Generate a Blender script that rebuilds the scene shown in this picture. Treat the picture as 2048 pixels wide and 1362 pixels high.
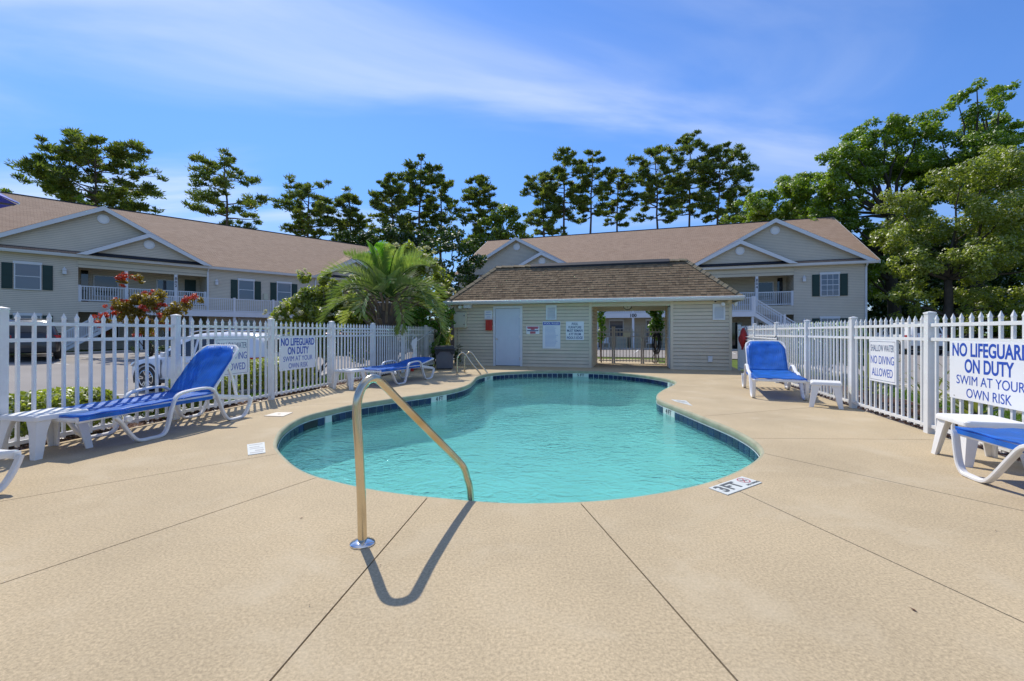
import bpy, bmesh, math, random
import numpy as np
from math import radians, sin, cos, pi, sqrt, atan2, tan
from mathutils import Vector, Matrix
from mathutils.geometry import tessellate_polygon

random.seed(7); RNG = np.random.default_rng(11)
for o in list(bpy.data.objects): bpy.data.objects.remove(o)
SC = bpy.context.scene
COL = SC.collection

# ---------------------------------------------------------------- camera
CAM_H, F_PX, HZ, CX = 1.14, 910.0, 665.0, 1024.0
cam_d = bpy.data.cameras.new('camera'); cam = bpy.data.objects.new('camera', cam_d); COL.objects.link(cam)
cam.location = (0, 0, CAM_H); cam.rotation_euler = (radians(90), 0, 0)
cam_d.sensor_fit = 'HORIZONTAL'; cam_d.sensor_width = 36.0
cam_d.lens = 36.0 * F_PX / 2048.0
cam_d.shift_y = -(681.0 - HZ) / 2048.0
cam_d.clip_start = 0.05; cam_d.clip_end = 3000
SC.camera = cam
SC.render.resolution_x = 1024; SC.render.resolution_y = 681

# ---------------------------------------------------------------- sun and sky
SUN_DIR = Vector((-0.50, 0.866, 0)).normalized()      # horizontal direction towards the sun
SUN_EL = radians(52)
sd = bpy.data.lights.new('sun', 'SUN'); sd.energy = 3.3; sd.angle = radians(0.53); sd.color = (1.0, 0.94, 0.84)
so = bpy.data.objects.new('sun', sd); COL.objects.link(so); so.location = (0, 0, 60)
to_sun = Vector((SUN_DIR.x * cos(SUN_EL), SUN_DIR.y * cos(SUN_EL), sin(SUN_EL)))
so.rotation_euler = to_sun.to_track_quat('Z', 'Y').to_euler()
W = bpy.data.worlds.new('World'); SC.world = W; W.use_nodes = True
wn = W.node_tree; wn.nodes.clear()
def N(nt, t, **kw):
    n = nt.nodes.new(t)
    for k, v in kw.items():
        if k == 'inp':
            for a, b in v.items(): n.inputs[a].default_value = b
        else: setattr(n, k, v)
    return n
def build_world():
    L = wn.links.new
    out = N(wn, 'ShaderNodeOutputWorld'); bg = N(wn, 'ShaderNodeBackground'); bg.inputs[1].default_value = 0.15
    sky = N(wn, 'ShaderNodeTexSky'); sky.sky_type = 'NISHITA'; sky.sun_disc = False
    sky.sun_elevation = SUN_EL; sky.sun_rotation = atan2(SUN_DIR.x, SUN_DIR.y)
    sky.air_density = 1.0; sky.dust_density = 0.15; sky.ozone_density = 2.5; sky.altitude = 20
    tc = N(wn, 'ShaderNodeTexCoord')
    sep = N(wn, 'ShaderNodeSeparateXYZ'); L(tc.outputs['Generated'], sep.inputs[0])
    # clear-air tint: the deep summer blue of the photograph
    tint = N(wn, 'ShaderNodeMix', data_type='RGBA', blend_type='MULTIPLY'); tint.inputs[0].default_value = 1.0
    L(sky.outputs[0], tint.inputs[6])
    zr = N(wn, 'ShaderNodeMapRange', interpolation_type='SMOOTHSTEP'); L(sep.outputs[2], zr.inputs[0]); zr.inputs[1].default_value = 0.0; zr.inputs[2].default_value = 0.42
    tm = N(wn, 'ShaderNodeMix', data_type='RGBA'); L(zr.outputs[0], tm.inputs[0]); tm.inputs[6].default_value = (0.27, 0.40, 0.62, 1); tm.inputs[7].default_value = (0.43, 0.63, 0.93, 1); L(tm.outputs[2], tint.inputs[7])
    # cirrus: noise on a plane high above (direction / height)
    zc = N(wn, 'ShaderNodeMath', operation='MAXIMUM'); L(sep.outputs[2], zc.inputs[0]); zc.inputs[1].default_value = 0.03
    zo = N(wn, 'ShaderNodeMath', operation='ADD'); L(zc.outputs[0], zo.inputs[0]); zo.inputs[1].default_value = 0.12
    dx = N(wn, 'ShaderNodeMath', operation='DIVIDE'); L(sep.outputs[0], dx.inputs[0]); L(zo.outputs[0], dx.inputs[1])
    dy = N(wn, 'ShaderNodeMath', operation='DIVIDE'); L(sep.outputs[1], dy.inputs[0]); L(zo.outputs[0], dy.inputs[1])
    cb = N(wn, 'ShaderNodeCombineXYZ'); L(dx.outputs[0], cb.inputs[0]); L(dy.outputs[0], cb.inputs[1])
    mp = N(wn, 'ShaderNodeMapping'); L(cb.outputs[0], mp.inputs[0])
    mp.inputs['Rotation'].default_value = (0, 0, radians(25)); mp.inputs['Scale'].default_value = (0.42, 1.25, 1); mp.inputs['Location'].default_value = (1.2, 3.3, 0)
    n1 = N(wn, 'ShaderNodeTexNoise', inp={'Scale': 1.0, 'Detail': 8.0, 'Roughness': 0.50, 'Distortion': 1.1}); L(mp.outputs[0], n1.inputs['Vector'])
    n2 = N(wn, 'ShaderNodeTexNoise', inp={'Scale': 0.33, 'Detail': 2.0, 'Roughness': 0.5, 'Distortion': 0.3}); L(mp.outputs[0], n2.inputs['Vector'])
    r1 = N(wn, 'ShaderNodeMapRange', interpolation_type='SMOOTHERSTEP'); L(n1.outputs[0], r1.inputs[0]); r1.inputs[1].default_value = 0.38; r1.inputs[2].default_value = 0.80
    r2 = N(wn, 'ShaderNodeMapRange', interpolation_type='SMOOTHSTEP'); L(n2.outputs[0], r2.inputs[0]); r2.inputs[1].default_value = 0.34; r2.inputs[2].default_value = 0.60
    mu = N(wn, 'ShaderNodeMath', operation='MULTIPLY'); L(r1.outputs[0], mu.inputs[0]); L(r2.outputs[0], mu.inputs[1])
    m3 = N(wn, 'ShaderNodeMath', operation='MULTIPLY'); L(mu.outputs[0], m3.inputs[0]); m3.inputs[1].default_value = 0.8
    mix = N(wn, 'ShaderNodeMix', data_type='RGBA'); L(m3.outputs[0], mix.inputs[0]); L(tint.outputs[2], mix.inputs[6]); mix.inputs[7].default_value = (4.3, 4.75, 5.5, 1)
    L(mix.outputs[2], bg.inputs[0]); L(bg.outputs[0], out.inputs[0])
build_world()
VS = SC.view_settings
VS.view_transform = 'Standard'; VS.look = 'None'; VS.gamma = 1.0; VS.use_curve_mapping = False; VS.exposure = 0.42
SC.render.engine = 'CYCLES'

# ---------------------------------------------------------------- pixel helpers (photo is 2048 x 1362)
def G(px, py, z=0.0):                                  # where the ray of a pixel meets the height z
    y = (CAM_H - z) * F_PX / (py - HZ)
    return Vector(((px - CX) / F_PX * y, y, z))
def P(px, py, y):                                      # the point of that ray at the depth y
    return Vector(((px - CX) / F_PX * y, y, CAM_H - (py - HZ) / F_PX * y))

# ---------------------------------------------------------------- mesh helpers
class MB:
    def __init__(s, mir=False): s.v = []; s.f = []; s.mir = mir
    def add(s, vs, fs):
        b = len(s.v); s.v.extend([tuple(v) for v in vs]); s.f.extend([[b + i for i in f] for f in fs]); return s
    def box(s, x0, x1, y0, y1, z0, z1):
        x0, x1 = min(x0, x1), max(x0, x1); y0, y1 = min(y0, y1), max(y0, y1); z0, z1 = min(z0, z1), max(z0, z1)
        return s.add([(x0,y0,z0),(x1,y0,z0),(x1,y1,z0),(x0,y1,z0),(x0,y0,z1),(x1,y0,z1),(x1,y1,z1),(x0,y1,z1)],
                     [(0,3,2,1),(4,5,6,7),(0,1,5,4),(1,2,6,5),(2,3,7,6),(3,0,4,7)])
    def bar(s, p, q, w, h, up=(0,0,1)):
        p = Vector(p); q = Vector(q); d = (q - p).normalized(); up = Vector(up)
        sx = d.cross(up)
        if sx.length < 1e-4: sx = d.cross(Vector((1,0,0)))
        sx.normalize(); uz = sx.cross(d).normalized()
        a = sx * (w/2); b = uz * (h/2)
        vs = [p-a-b, p+a-b, p+a+b, p-a+b, q-a-b, q+a-b, q+a+b, q-a+b]
        return s.add(vs, [(0,1,2,3),(7,6,5,4),(0,4,5,1),(1,5,6,2),(2,6,7,3),(3,7,4,0)])
    def tube(s, pts, r, n=10, cap=True, flat=1.0, up=None):
        pts = [Vector(p) for p in pts]; m = len(pts); rs = r if isinstance(r, (list, tuple)) else [r] * m
        vs = []; prev = None
        for i, p in enumerate(pts):
            t = (pts[min(i+1, m-1)] - pts[max(i-1, 0)]).normalized()
            if up is not None: a = t.cross(Vector(up))
            elif prev is None: a = t.cross(Vector((0,0,1)) if abs(t.z) < 0.95 else Vector((0,1,0)))
            else: a = prev - t * prev.dot(t)
            if a.length < 1e-5: a = t.orthogonal()
            a.normalize(); prev = a; b = t.cross(a)
            for k in range(n):
                an = 2*pi*k/n; vs.append(p + a * (cos(an)*rs[i]) + b * (sin(an)*rs[i]*flat))
        fs = []
        for i in range(m-1):
            for k in range(n):
                k2 = (k+1) % n; fs.append((i*n+k, i*n+k2, (i+1)*n+k2, (i+1)*n+k))
        if cap: fs.append(tuple(range(n-1, -1, -1))); fs.append(tuple((m-1)*n+k for k in range(n)))
        return s.add(vs, fs)
    def rib(s, pts, w, t, side):                       # ribbon: width w along side, thickness t across
        pts = [Vector(p) for p in pts]; m = len(pts); sd_ = Vector(side).normalized(); vs = []
        sec = [(-.5,-.28),(-.36,-.5),(.36,-.5),(.5,-.28),(.5,.28),(.36,.5),(-.36,.5),(-.5,.28)]
        for i, p in enumerate(pts):
            tg = (pts[min(i+1, m-1)] - pts[max(i-1, 0)]).normalized(); nn = tg.cross(sd_).normalized()
            for a, b in sec: vs.append(p + sd_*(a*w) + nn*(b*t))
        n = 8; fs = []
        for i in range(m-1):
            for k in range(n):
                k2 = (k+1) % n; fs.append((i*n+k, (i+1)*n+k, (i+1)*n+k2, i*n+k2))
        fs.append(tuple(range(n))); fs.append(tuple((m-1)*n+k for k in range(n-1,-1,-1)))
        return s.add(vs, fs)
    def lathe(s, prof, n=20, c=(0,0,0), axis='z'):
        vs = []; c = Vector(c)
        for r, z in prof:
            for k in range(n):
                a = 2*pi*k/n
                if axis == 'z': vs.append(c + Vector((r*cos(a), r*sin(a), z)))
                elif axis == 'y': vs.append(c + Vector((r*cos(a), z, -r*sin(a))))
                else: vs.append(c + Vector((z, r*cos(a), r*sin(a))))
        fs = []
        for i in range(len(prof)-1):
            for k in range(n):
                k2 = (k+1) % n; fs.append((i*n+k, i*n+k2, (i+1)*n+k2, (i+1)*n+k))
        fs.append(tuple(range(n-1,-1,-1))); fs.append(tuple((len(prof)-1)*n+k for k in range(n)))
        return s.add(vs, fs)
    def prism(s, poly, a0, a1, plane='xz'):            # polygon in a plane, extruded along the third axis a0..a1
        def mk(p, a):
            return {'xz': (p[0], a, p[1]), 'xy': (p[0], p[1], a), 'yz': (a, p[0], p[1])}[plane]
        n = len(poly); vs = [mk(p, a0) for p in poly] + [mk(p, a1) for p in poly]
        fs = [tuple(range(n-1,-1,-1)), tuple(range(n, 2*n))] + [(i, (i+1) % n, n+(i+1) % n, n+i) for i in range(n)]
        return s.add(vs, fs)
    def mesh(s, name):
        v = [(-a, b, c) for a, b, c in s.v] if s.mir else s.v
        me = bpy.data.meshes.new(name); me.from_pydata(v, [], s.f); me.update()
        bm = bmesh.new(); bm.from_mesh(me); bmesh.ops.recalc_face_normals(bm, faces=bm.faces); bm.to_mesh(me); bm.free()
        return me
    def build(s, name, mat, parent=None, smooth=False, bevel=0, angle=35):
        me = s.mesh(name); me.materials.append(mat)
        o = bpy.data.objects.new(name, me); COL.objects.link(o); o.parent = parent
        if smooth:
            me.shade_smooth()
            if angle: 
                try: me.set_sharp_from_angle(angle=radians(angle))
                except Exception: pass
        if bevel:
            m = o.modifiers.new('bevel', 'BEVEL'); m.width = bevel; m.segments = 2; m.limit_method = 'ANGLE'
        return o
def link(name, me, parent=None, loc=None, rot=None, scale=None):
    o = bpy.data.objects.new(name, me); COL.objects.link(o); o.parent = parent
    if loc is not None: o.location = loc
    if rot is not None: o.rotation_euler = rot
    if scale is not None: o.scale = scale
    return o
def tag(o, label=None, cat=None, group=None, kind=None):
    if label: o['label'] = label
    if cat: o['category'] = cat
    if group: o['group'] = group
    if kind: o['kind'] = kind
    return o
def thing(name, label, cat, loc=(0,0,0), rz=0.0, group=None):
    o = bpy.data.objects.new(name, None); COL.objects.link(o); o.empty_display_size = 0.2
    o.location = loc; o.rotation_euler = (0, 0, rz)
    return tag(o, label, cat, group)
def smoothstep(x, a, b):
    t = min(1.0, max(0.0, (x - a) / (b - a))); return t*t*(3-2*t)
def catmull(pts, k=6, closed=False):
    pts = [Vector(p) for p in pts]; n = len(pts); out = []
    rng = range(n) if closed else range(n-1)
    for i in rng:
        if closed: p0, p1, p2, p3 = pts[(i-1) % n], pts[i], pts[(i+1) % n], pts[(i+2) % n]
        else: p0, p1, p2, p3 = pts[max(i-1,0)], pts[i], pts[i+1], pts[min(i+2,n-1)]
        for j in range(k):
            t = j / k
            out.append(0.5*((2*p1) + (p2-p0)*t + (2*p0-5*p1+4*p2-p3)*t*t + (3*p1-p0-3*p2+p3)*t*t*t))
    if not closed: out.append(pts[-1].copy())
    return out

# ---------------------------------------------------------------- materials
def newmat(name):
    m = bpy.data.materials.new(name); m.use_nodes = True; nt = m.node_tree
    return m, nt, nt.nodes['Principled BSDF'], nt.links.new
def pm(name, col, rough=0.5, var=0.12, scale=6.0, bump=0.0, bscale=60.0, metal=0.0, spec=0.5, world=False, rnd=0.0, fine=0.0, fscale=250.0, stain=None, stain_s=1.2, coat=0.0):
    m, nt, b, L = newmat(name)
    b.inputs['Roughness'].default_value = rough; b.inputs['Metallic'].default_value = metal
    b.inputs['Specular IOR Level'].default_value = spec
    if coat: b.inputs['Coat Weight'].default_value = coat; b.inputs['Coat Roughness'].default_value = 0.04
    if world: src = N(nt, 'ShaderNodeNewGeometry').outputs['Position']
    else: src = N(nt, 'ShaderNodeTexCoord').outputs['Object']
    n1 = N(nt, 'ShaderNodeTexNoise', inp={'Scale': scale, 'Detail': 5.0, 'Roughness': 0.6}); L(src, n1.inputs['Vector'])
    mr = N(nt, 'ShaderNodeMapRange'); L(n1.outputs[0], mr.inputs[0]); mr.inputs[1].default_value = 0.25; mr.inputs[2].default_value = 0.75
    mr.inputs[3].default_value = 1 - var; mr.inputs[4].default_value = 1 + var
    fac = mr.outputs[0]
    def mul(a, bb):
        q = N(nt, 'ShaderNodeMath', operation='MULTIPLY'); L(a, q.inputs[0]); L(bb, q.inputs[1]); return q.outputs[0]
    if fine:
        n2 = N(nt, 'ShaderNodeTexNoise', inp={'Scale': fscale, 'Detail': 5.0, 'Roughness': 0.85}); L(src, n2.inputs['Vector'])
        m2 = N(nt, 'ShaderNodeMapRange'); L(n2.outputs[0], m2.inputs[0]); m2.inputs[1].default_value = 0.3; m2.inputs[2].default_value = 0.7
        m2.inputs[3].default_value = 1 - fine; m2.inputs[4].default_value = 1 + fine; fac = mul(fac, m2.outputs[0])
    if rnd:
        oi = N(nt, 'ShaderNodeObjectInfo'); m4 = N(nt, 'ShaderNodeMapRange'); L(oi.outputs['Random'], m4.inputs[0])
        m4.inputs[3].default_value = 1 - rnd; m4.inputs[4].default_value = 1 + rnd; fac = mul(fac, m4.outputs[0])
    vm = N(nt, 'ShaderNodeVectorMath', operation='SCALE'); vm.inputs[0].default_value = col[:3]; L(fac, vm.inputs['Scale'])
    csrc = vm.outputs[0]
    if stain:
        n3 = N(nt, 'ShaderNodeTexNoise', inp={'Scale': stain_s, 'Detail': 6.0, 'Roughness': 0.62, 'Distortion': 0.4}); L(src, n3.inputs['Vector'])
        m3 = N(nt, 'ShaderNodeMapRange', interpolation_type='SMOOTHSTEP'); L(n3.outputs[0], m3.inputs[0]); m3.inputs[1].default_value = 0.48; m3.inputs[2].default_value = 0.74
        m3.inputs[4].default_value = stain[3]
        mx = N(nt, 'ShaderNodeMix', data_type='RGBA'); L(m3.outputs[0], mx.inputs[0]); L(csrc, mx.inputs[6]); mx.inputs[7].default_value = (*stain[:3], 1); csrc = mx.outputs[2]
    L(csrc, b.inputs['Base Color'])
    if bump:
        nb = N(nt, 'ShaderNodeTexNoise', inp={'Scale': bscale, 'Detail': 4.0, 'Roughness': 0.65}); L(src, nb.inputs['Vector'])
        bp = N(nt, 'ShaderNodeBump', inp={'Strength': bump, 'Distance': 0.01}); L(nb.outputs[0], bp.inputs['Height']); L(bp.outputs[0], b.inputs['Normal'])
    return m
def leafmat(name, c0, c1, trans=0.35, rough=0.55, c2=None, spec=0.09):
    m, nt, b, L = newmat(name); nt.nodes.remove(b)
    out = nt.nodes['Material Output']
    at = N(nt, 'ShaderNodeAttribute'); at.attribute_name = 'tint'
    cr = N(nt, 'ShaderNodeValToRGB'); L(at.outputs['Fac'], cr.inputs[0])
    cr.color_ramp.elements[0].color = (*c0, 1); cr.color_ramp.elements[1].color = (*c1, 1)
    if c2: e = cr.color_ramp.elements.new(0.86); e.color = (*c1, 1); cr.color_ramp.elements[2].color = (*c2, 1)
    d = N(nt, 'ShaderNodeBsdfDiffuse'); t = N(nt, 'ShaderNodeBsdfTranslucent'); g = N(nt, 'ShaderNodeBsdfGlossy', inp={'Roughness': rough})
    L(cr.outputs[0], d.inputs[0])
    hs = N(nt, 'ShaderNodeVectorMath', operation='MULTIPLY'); L(cr.outputs[0], hs.inputs[0]); hs.inputs[1].default_value = (1.5, 1.65, 0.7); L(hs.outputs[0], t.inputs[0])
    m1 = N(nt, 'ShaderNodeMixShader'); m1.inputs[0].default_value = trans; L(d.outputs[0], m1.inputs[1]); L(t.outputs[0], m1.inputs[2])
    fr = N(nt, 'ShaderNodeFresnel', inp={'IOR': 1.4}); fm = N(nt, 'ShaderNodeMath', operation='MULTIPLY'); L(fr.outputs[0], fm.inputs[0]); fm.inputs[1].default_value = spec*2
    m2 = N(nt, 'ShaderNodeMixShader'); L(fm.outputs[0], m2.inputs[0]); L(m1.outputs[0], m2.inputs[1]); L(g.outputs[0], m2.inputs[2])
    L(m2.outputs[0], out.inputs[0]); return m
def siding(name, col, pitch=0.11, strength=0.9):       # lap siding too far off to pick the boards apart
    m, nt, b, L = newmat(name); b.inputs['Roughness'].default_value = 0.55
    tc = N(nt, 'ShaderNodeNewGeometry'); sp = N(nt, 'ShaderNodeSeparateXYZ'); L(tc.outputs['Position'], sp.inputs[0])
    mo = N(nt, 'ShaderNodeMath', operation='DIVIDE'); L(sp.outputs[2], mo.inputs[0]); mo.inputs[1].default_value = pitch
    fr = N(nt, 'ShaderNodeMath', operation='FRACT'); L(mo.outputs[0], fr.inputs[0])
    mr = N(nt, 'ShaderNodeMapRange'); L(fr.outputs[0], mr.inputs[0]); mr.inputs[1].default_value = 0.0; mr.inputs[2].default_value = 1.0; mr.inputs[3].default_value = 1.0; mr.inputs[4].default_value = 0.0
    bp = N(nt, 'ShaderNodeBump', inp={'Strength': strength, 'Distance': 0.02}); L(mr.outputs[0], bp.inputs['Height']); L(bp.outputs[0], b.inputs['Normal'])
    n = N(nt, 'ShaderNodeTexNoise', inp={'Scale': 1.3, 'Detail': 4.0}); L(tc.outputs['Position'], n.inputs['Vector'])
    m2 = N(nt, 'ShaderNodeMapRange'); L(n.outputs[0], m2.inputs[0]); m2.inputs[3].default_value = 0.9; m2.inputs[4].default_value = 1.08
    # lap shadow painted into the colour: a dark line where one lap sits over the next
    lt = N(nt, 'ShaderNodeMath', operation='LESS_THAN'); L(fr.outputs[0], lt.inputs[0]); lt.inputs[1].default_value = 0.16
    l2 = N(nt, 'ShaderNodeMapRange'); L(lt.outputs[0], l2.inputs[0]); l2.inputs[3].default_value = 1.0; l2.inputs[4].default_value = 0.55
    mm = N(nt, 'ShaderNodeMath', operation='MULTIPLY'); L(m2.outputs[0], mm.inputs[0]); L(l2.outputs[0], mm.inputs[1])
    vm = N(nt, 'ShaderNodeVectorMath', operation='SCALE'); vm.inputs[0].default_value = col; L(mm.outputs[0], vm.inputs['Scale']); L(vm.outputs[0], b.inputs['Base Color'])
    return m
def roofmat(name, c0, c1, course=0.14, bumps=0.6):     # asphalt shingles: rows by height, tabs along the row
    m, nt, b, L = newmat(name); b.inputs['Roughness'].default_value = 0.9; b.inputs['Specular IOR Level'].default_value = 0.2
    tc = N(nt, 'ShaderNodeTexCoord'); mp = N(nt, 'ShaderNodeMapping'); L(tc.outputs['Object'], mp.inputs[0])
    sp = N(nt, 'ShaderNodeSeparateXYZ'); L(mp.outputs[0], sp.inputs[0]); cb = N(nt, 'ShaderNodeCombineXYZ')
    ad = N(nt, 'ShaderNodeMath', operation='MULTIPLY_ADD'); L(sp.outputs[1], ad.inputs[0]); ad.inputs[1].default_value = 0.04; L(sp.outputs[0], ad.inputs[2])
    L(ad.outputs[0], cb.inputs[0]); zz = N(nt, 'ShaderNodeMath', operation='MULTIPLY'); L(sp.outputs[2], zz.inputs[0]); zz.inputs[1].default_value = 1.0; L(zz.outputs[0], cb.inputs[1])
    br = N(nt, 'ShaderNodeTexBrick', inp={'Scale': 1.0, 'Mortar Size': 0.012, 'Brick Width': 0.32, 'Row Height': course*0.5, 'Bias': 0.0})
    br.inputs['Color1'].default_value = (*c0, 1); br.inputs['Color2'].default_value = (*c1, 1); br.inputs['Mortar'].default_value = (*[x*0.6 for x in c0], 1)
    L(cb.outputs[0], br.inputs['Vector'])
    n = N(nt, 'ShaderNodeTexNoise', inp={'Scale': 1.1, 'Detail': 6.0, 'Roughness': 0.7}); L(tc.outputs['Object'], n.inputs['Vector'])
    mr = N(nt, 'ShaderNodeMapRange'); L(n.outputs[0], mr.inputs[0]); mr.inputs[3].default_value = 0.82; mr.inputs[4].default_value = 1.18
    vm = N(nt, 'ShaderNodeVectorMath', operation='SCALE'); L(br.outputs[0], vm.inputs[0]); L(mr.outputs[0], vm.inputs['Scale']); L(vm.outputs[0], b.inputs['Base Color'])
    n2 = N(nt, 'ShaderNodeTexNoise', inp={'Scale': 30.0, 'Detail': 3.0}); L(tc.outputs['Object'], n2.inputs['Vector'])
    bp = N(nt, 'ShaderNodeBump', inp={'Strength': bumps, 'Distance': 0.02}); L(n2.outputs[0], bp.inputs['Height']); L(bp.outputs[0], b.inputs['Normal'])
    return m
def glassmat(name, col=(0.02,0.025,0.03), rough=0.03):
    m, nt, b, L = newmat(name); b.inputs['Base Color'].default_value = (*col, 1); b.inputs['Roughness'].default_value = rough
    b.inputs['Specular IOR Level'].default_value = 0.9; return m

M = {}
M['deck'] = pm('deck_concrete', (0.455,0.36,0.225), 0.85, 0.13, 0.9, 0.14, 320, world=True, fine=0.42, fscale=75, stain=(0.53,0.44,0.30,0.6), stain_s=1.6, spec=0.25)
M['joint'] = pm('joint_dirt', (0.06,0.05,0.04), 0.95, 0.2, 20)
M['coping'] = pm('coping_face', (0.34,0.33,0.22), 0.8, 0.2, 5, 0.3, 60, world=True)
M['grout'] = pm('pool_grout', (0.72,0.78,0.76), 0.7, 0.1, 10)
M['tile'] = pm('navy_tile', (0.008,0.018,0.075), 0.18, 0.25, 6, rnd=0.3)
M['tile_white'] = pm('white_tile', (0.66,0.68,0.63), 0.35, 0.08, 10)
M['plaster'] = pm('pool_plaster', (0.66,0.74,0.72), 0.6, 0.05, 2, world=True)
M['white_plastic'] = pm('white_resin', (0.80,0.79,0.76), 0.38, 0.05, 6, 0.05, 40, stain=(0.62,0.57,0.46,0.35), stain_s=3.5)
M['fence'] = pm('fence_white', (0.76,0.76,0.74), 0.42, 0.05, 5, stain=(0.5,0.47,0.42,0.3), stain_s=6)
M['gate'] = pm('gate_beige', (0.50,0.45,0.37), 0.5, 0.08, 6)
M['sign'] = pm('sign_white', (0.80,0.81,0.82), 0.4, 0.03, 4)
M['ink_blue'] = pm('ink_blue', (0.012,0.07,0.42), 0.5, 0.05, 8)
M['ink_navy'] = pm('ink_navy', (0.02,0.06,0.17), 0.5, 0.05, 8)
M['ink_red'] = pm('ink_red', (0.45,0.02,0.05), 0.5, 0.05, 8)
M['ink_black'] = pm('ink_black', (0.02,0.02,0.022), 0.5, 0.05, 8)
M['ink_faint'] = pm('ink_faint', (0.36,0.44,0.62), 0.5, 0.05, 8)
M['ink_grey'] = pm('ink_grey', (0.10,0.11,0.11), 0.6, 0.2, 40)
M['print_pale'] = pm('print_pale', (0.42,0.42,0.40), 0.6, 0.2, 40)
M['steel'] = pm('stainless', (0.66,0.57,0.42), 0.22, 0.08, 8, metal=1.0, stain=(0.50,0.33,0.12,0.7), stain_s=2.5)
M['chrome'] = pm('chrome', (0.70,0.70,0.69), 0.15, 0.05, 8, metal=1.0)
M['ph_siding'] = pm('siding_pool_house', (0.69,0.595,0.43), 0.55, 0.05, 3, 0.08, 30, rnd=0.05, stain=(0.52,0.49,0.35,0.5), stain_s=0.7)
M['ph_core'] = pm('siding_backing', (0.10,0.09,0.07), 0.7, 0.05, 3)  # darkened so the gaps between boards read as lap shadow lines
M['white_trim'] = pm('white_trim', (0.72,0.74,0.74), 0.45, 0.05, 3)
M['cream_trim'] = pm('cream_trim', (0.62,0.55,0.40), 0.5, 0.05, 3)
M['door_white'] = pm('door_white', (0.62,0.68,0.74), 0.45, 0.04, 2, 0.05, 10)
M['box_cream'] = pm('box_cream', (0.60,0.58,0.43), 0.45, 0.05, 4)
M['red'] = pm('red_plastic', (0.52,0.035,0.02), 0.4, 0.1, 8)
M['black'] = pm('black_rubber', (0.015,0.015,0.017), 0.5, 0.15, 8)
M['grey_bin'] = pm('bin_grey', (0.12,0.125,0.14), 0.55, 0.08, 6)
M['bin_lid'] = pm('bin_lid', (0.035,0.037,0.045), 0.4, 0.1, 6)
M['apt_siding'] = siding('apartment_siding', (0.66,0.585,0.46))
M['apt_trim'] = pm('apartment_trim', (0.70,0.72,0.75), 0.5, 0.04, 1.5)
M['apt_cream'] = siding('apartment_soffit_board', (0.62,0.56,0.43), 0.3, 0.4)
M['apt_dark'] = pm('dark_flashing', (0.022,0.025,0.035), 0.8, 0.1, 3)
M['shutter'] = pm('green_shutter', (0.006,0.035,0.028), 0.5, 0.1, 5)
M['pane'] = glassmat('window_glass', (0.10,0.12,0.16), 0.06)
M['dark_pane'] = glassmat('dark_window_glass', (0.012,0.014,0.018), 0.05)
M['apt_roof'] = roofmat('apartment_shingles', (0.33,0.225,0.155), (0.40,0.285,0.205))
M['asphalt'] = pm('asphalt_aged', (0.27,0.245,0.22), 0.9, 0.10, 0.6, 0.3, 60, world=True, fine=0.10, fscale=60, stain=(0.20,0.18,0.16,0.5), stain_s=0.35)
M['paint_white'] = pm('road_paint', (0.62,0.62,0.60), 0.7, 0.15, 9)
M['kerb'] = pm('kerb_concrete', (0.46,0.42,0.36), 0.85, 0.12, 3, 0.2, 40)
M['grass'] = pm('lawn', (0.10,0.14,0.03), 0.95, 0.3, 1.5, 0.8, 30, world=True, fine=0.3, fscale=25, spec=0.1, stain=(0.13,0.12,0.05,0.5), stain_s=0.6)
M['mulch'] = pm('mulch', (0.085,0.045,0.03), 0.95, 0.4, 9, 1.0, 30, world=True, fine=0.4, fscale=40, spec=0.1)
M['blade'] = leafmat('grass_blade', (0.08,0.16,0.02), (0.17,0.26,0.04), 0.3)
M['bark'] = pm('pine_bark', (0.13,0.095,0.075), 0.95, 0.35, 3, 0.8, 12)
M['bark_dark'] = pm('oak_bark', (0.07,0.058,0.045), 0.95, 0.3, 3, 0.8, 12)
def sling_mat():
    m, nt, b, L = newmat('blue_sling'); b.inputs['Roughness'].default_value = 0.42; b.inputs['Specular IOR Level'].default_value = 0.6
    tc = N(nt, 'ShaderNodeTexCoord'); sp = N(nt, 'ShaderNodeSeparateXYZ'); L(tc.outputs['Object'], sp.inputs[0])
    w = N(nt, 'ShaderNodeMath', operation='MULTIPLY'); L(sp.outputs[1], w.inputs[0]); w.inputs[1].default_value = 190.0
    s1 = N(nt, 'ShaderNodeMath', operation='SINE'); L(w.outputs[0], s1.inputs[0])
    n = N(nt, 'ShaderNodeTexNoise', inp={'Scale': 5.0, 'Detail': 5.0}); L(tc.outputs['Object'], n.inputs['Vector'])
    mr = N(nt, 'ShaderNodeMapRange'); L(n.outputs[0], mr.inputs[0]); mr.inputs[1].default_value = 0.25; mr.inputs[2].default_value = 0.75; mr.inputs[3].default_value = 0.75; mr.inputs[4].default_value = 1.25
    vm = N(nt, 'ShaderNodeVectorMath', operation='SCALE'); vm.inputs[0].default_value = (0.03,0.235,0.74); L(mr.outputs[0], vm.inputs['Scale'])
    L(vm.outputs[0], b.inputs['Base Color'])
    bp = N(nt, 'ShaderNodeBump', inp={'Strength': 0.35, 'Distance': 0.004}); L(s1.outputs[0], bp.inputs['Height']); L(bp.outputs[0], b.inputs['Normal'])
    t = N(nt, 'ShaderNodeBsdfTranslucent'); L(vm.outputs[0], t.inputs[0])
    mx = N(nt, 'ShaderNodeMixShader'); mx.inputs[0].default_value = 0.5; L(b.outputs[0], mx.inputs[1]); L(t.outputs[0], mx.inputs[2]); L(mx.outputs[0], nt.nodes['Material Output'].inputs[0])
    return m
M['sling'] = sling_mat()
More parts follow.
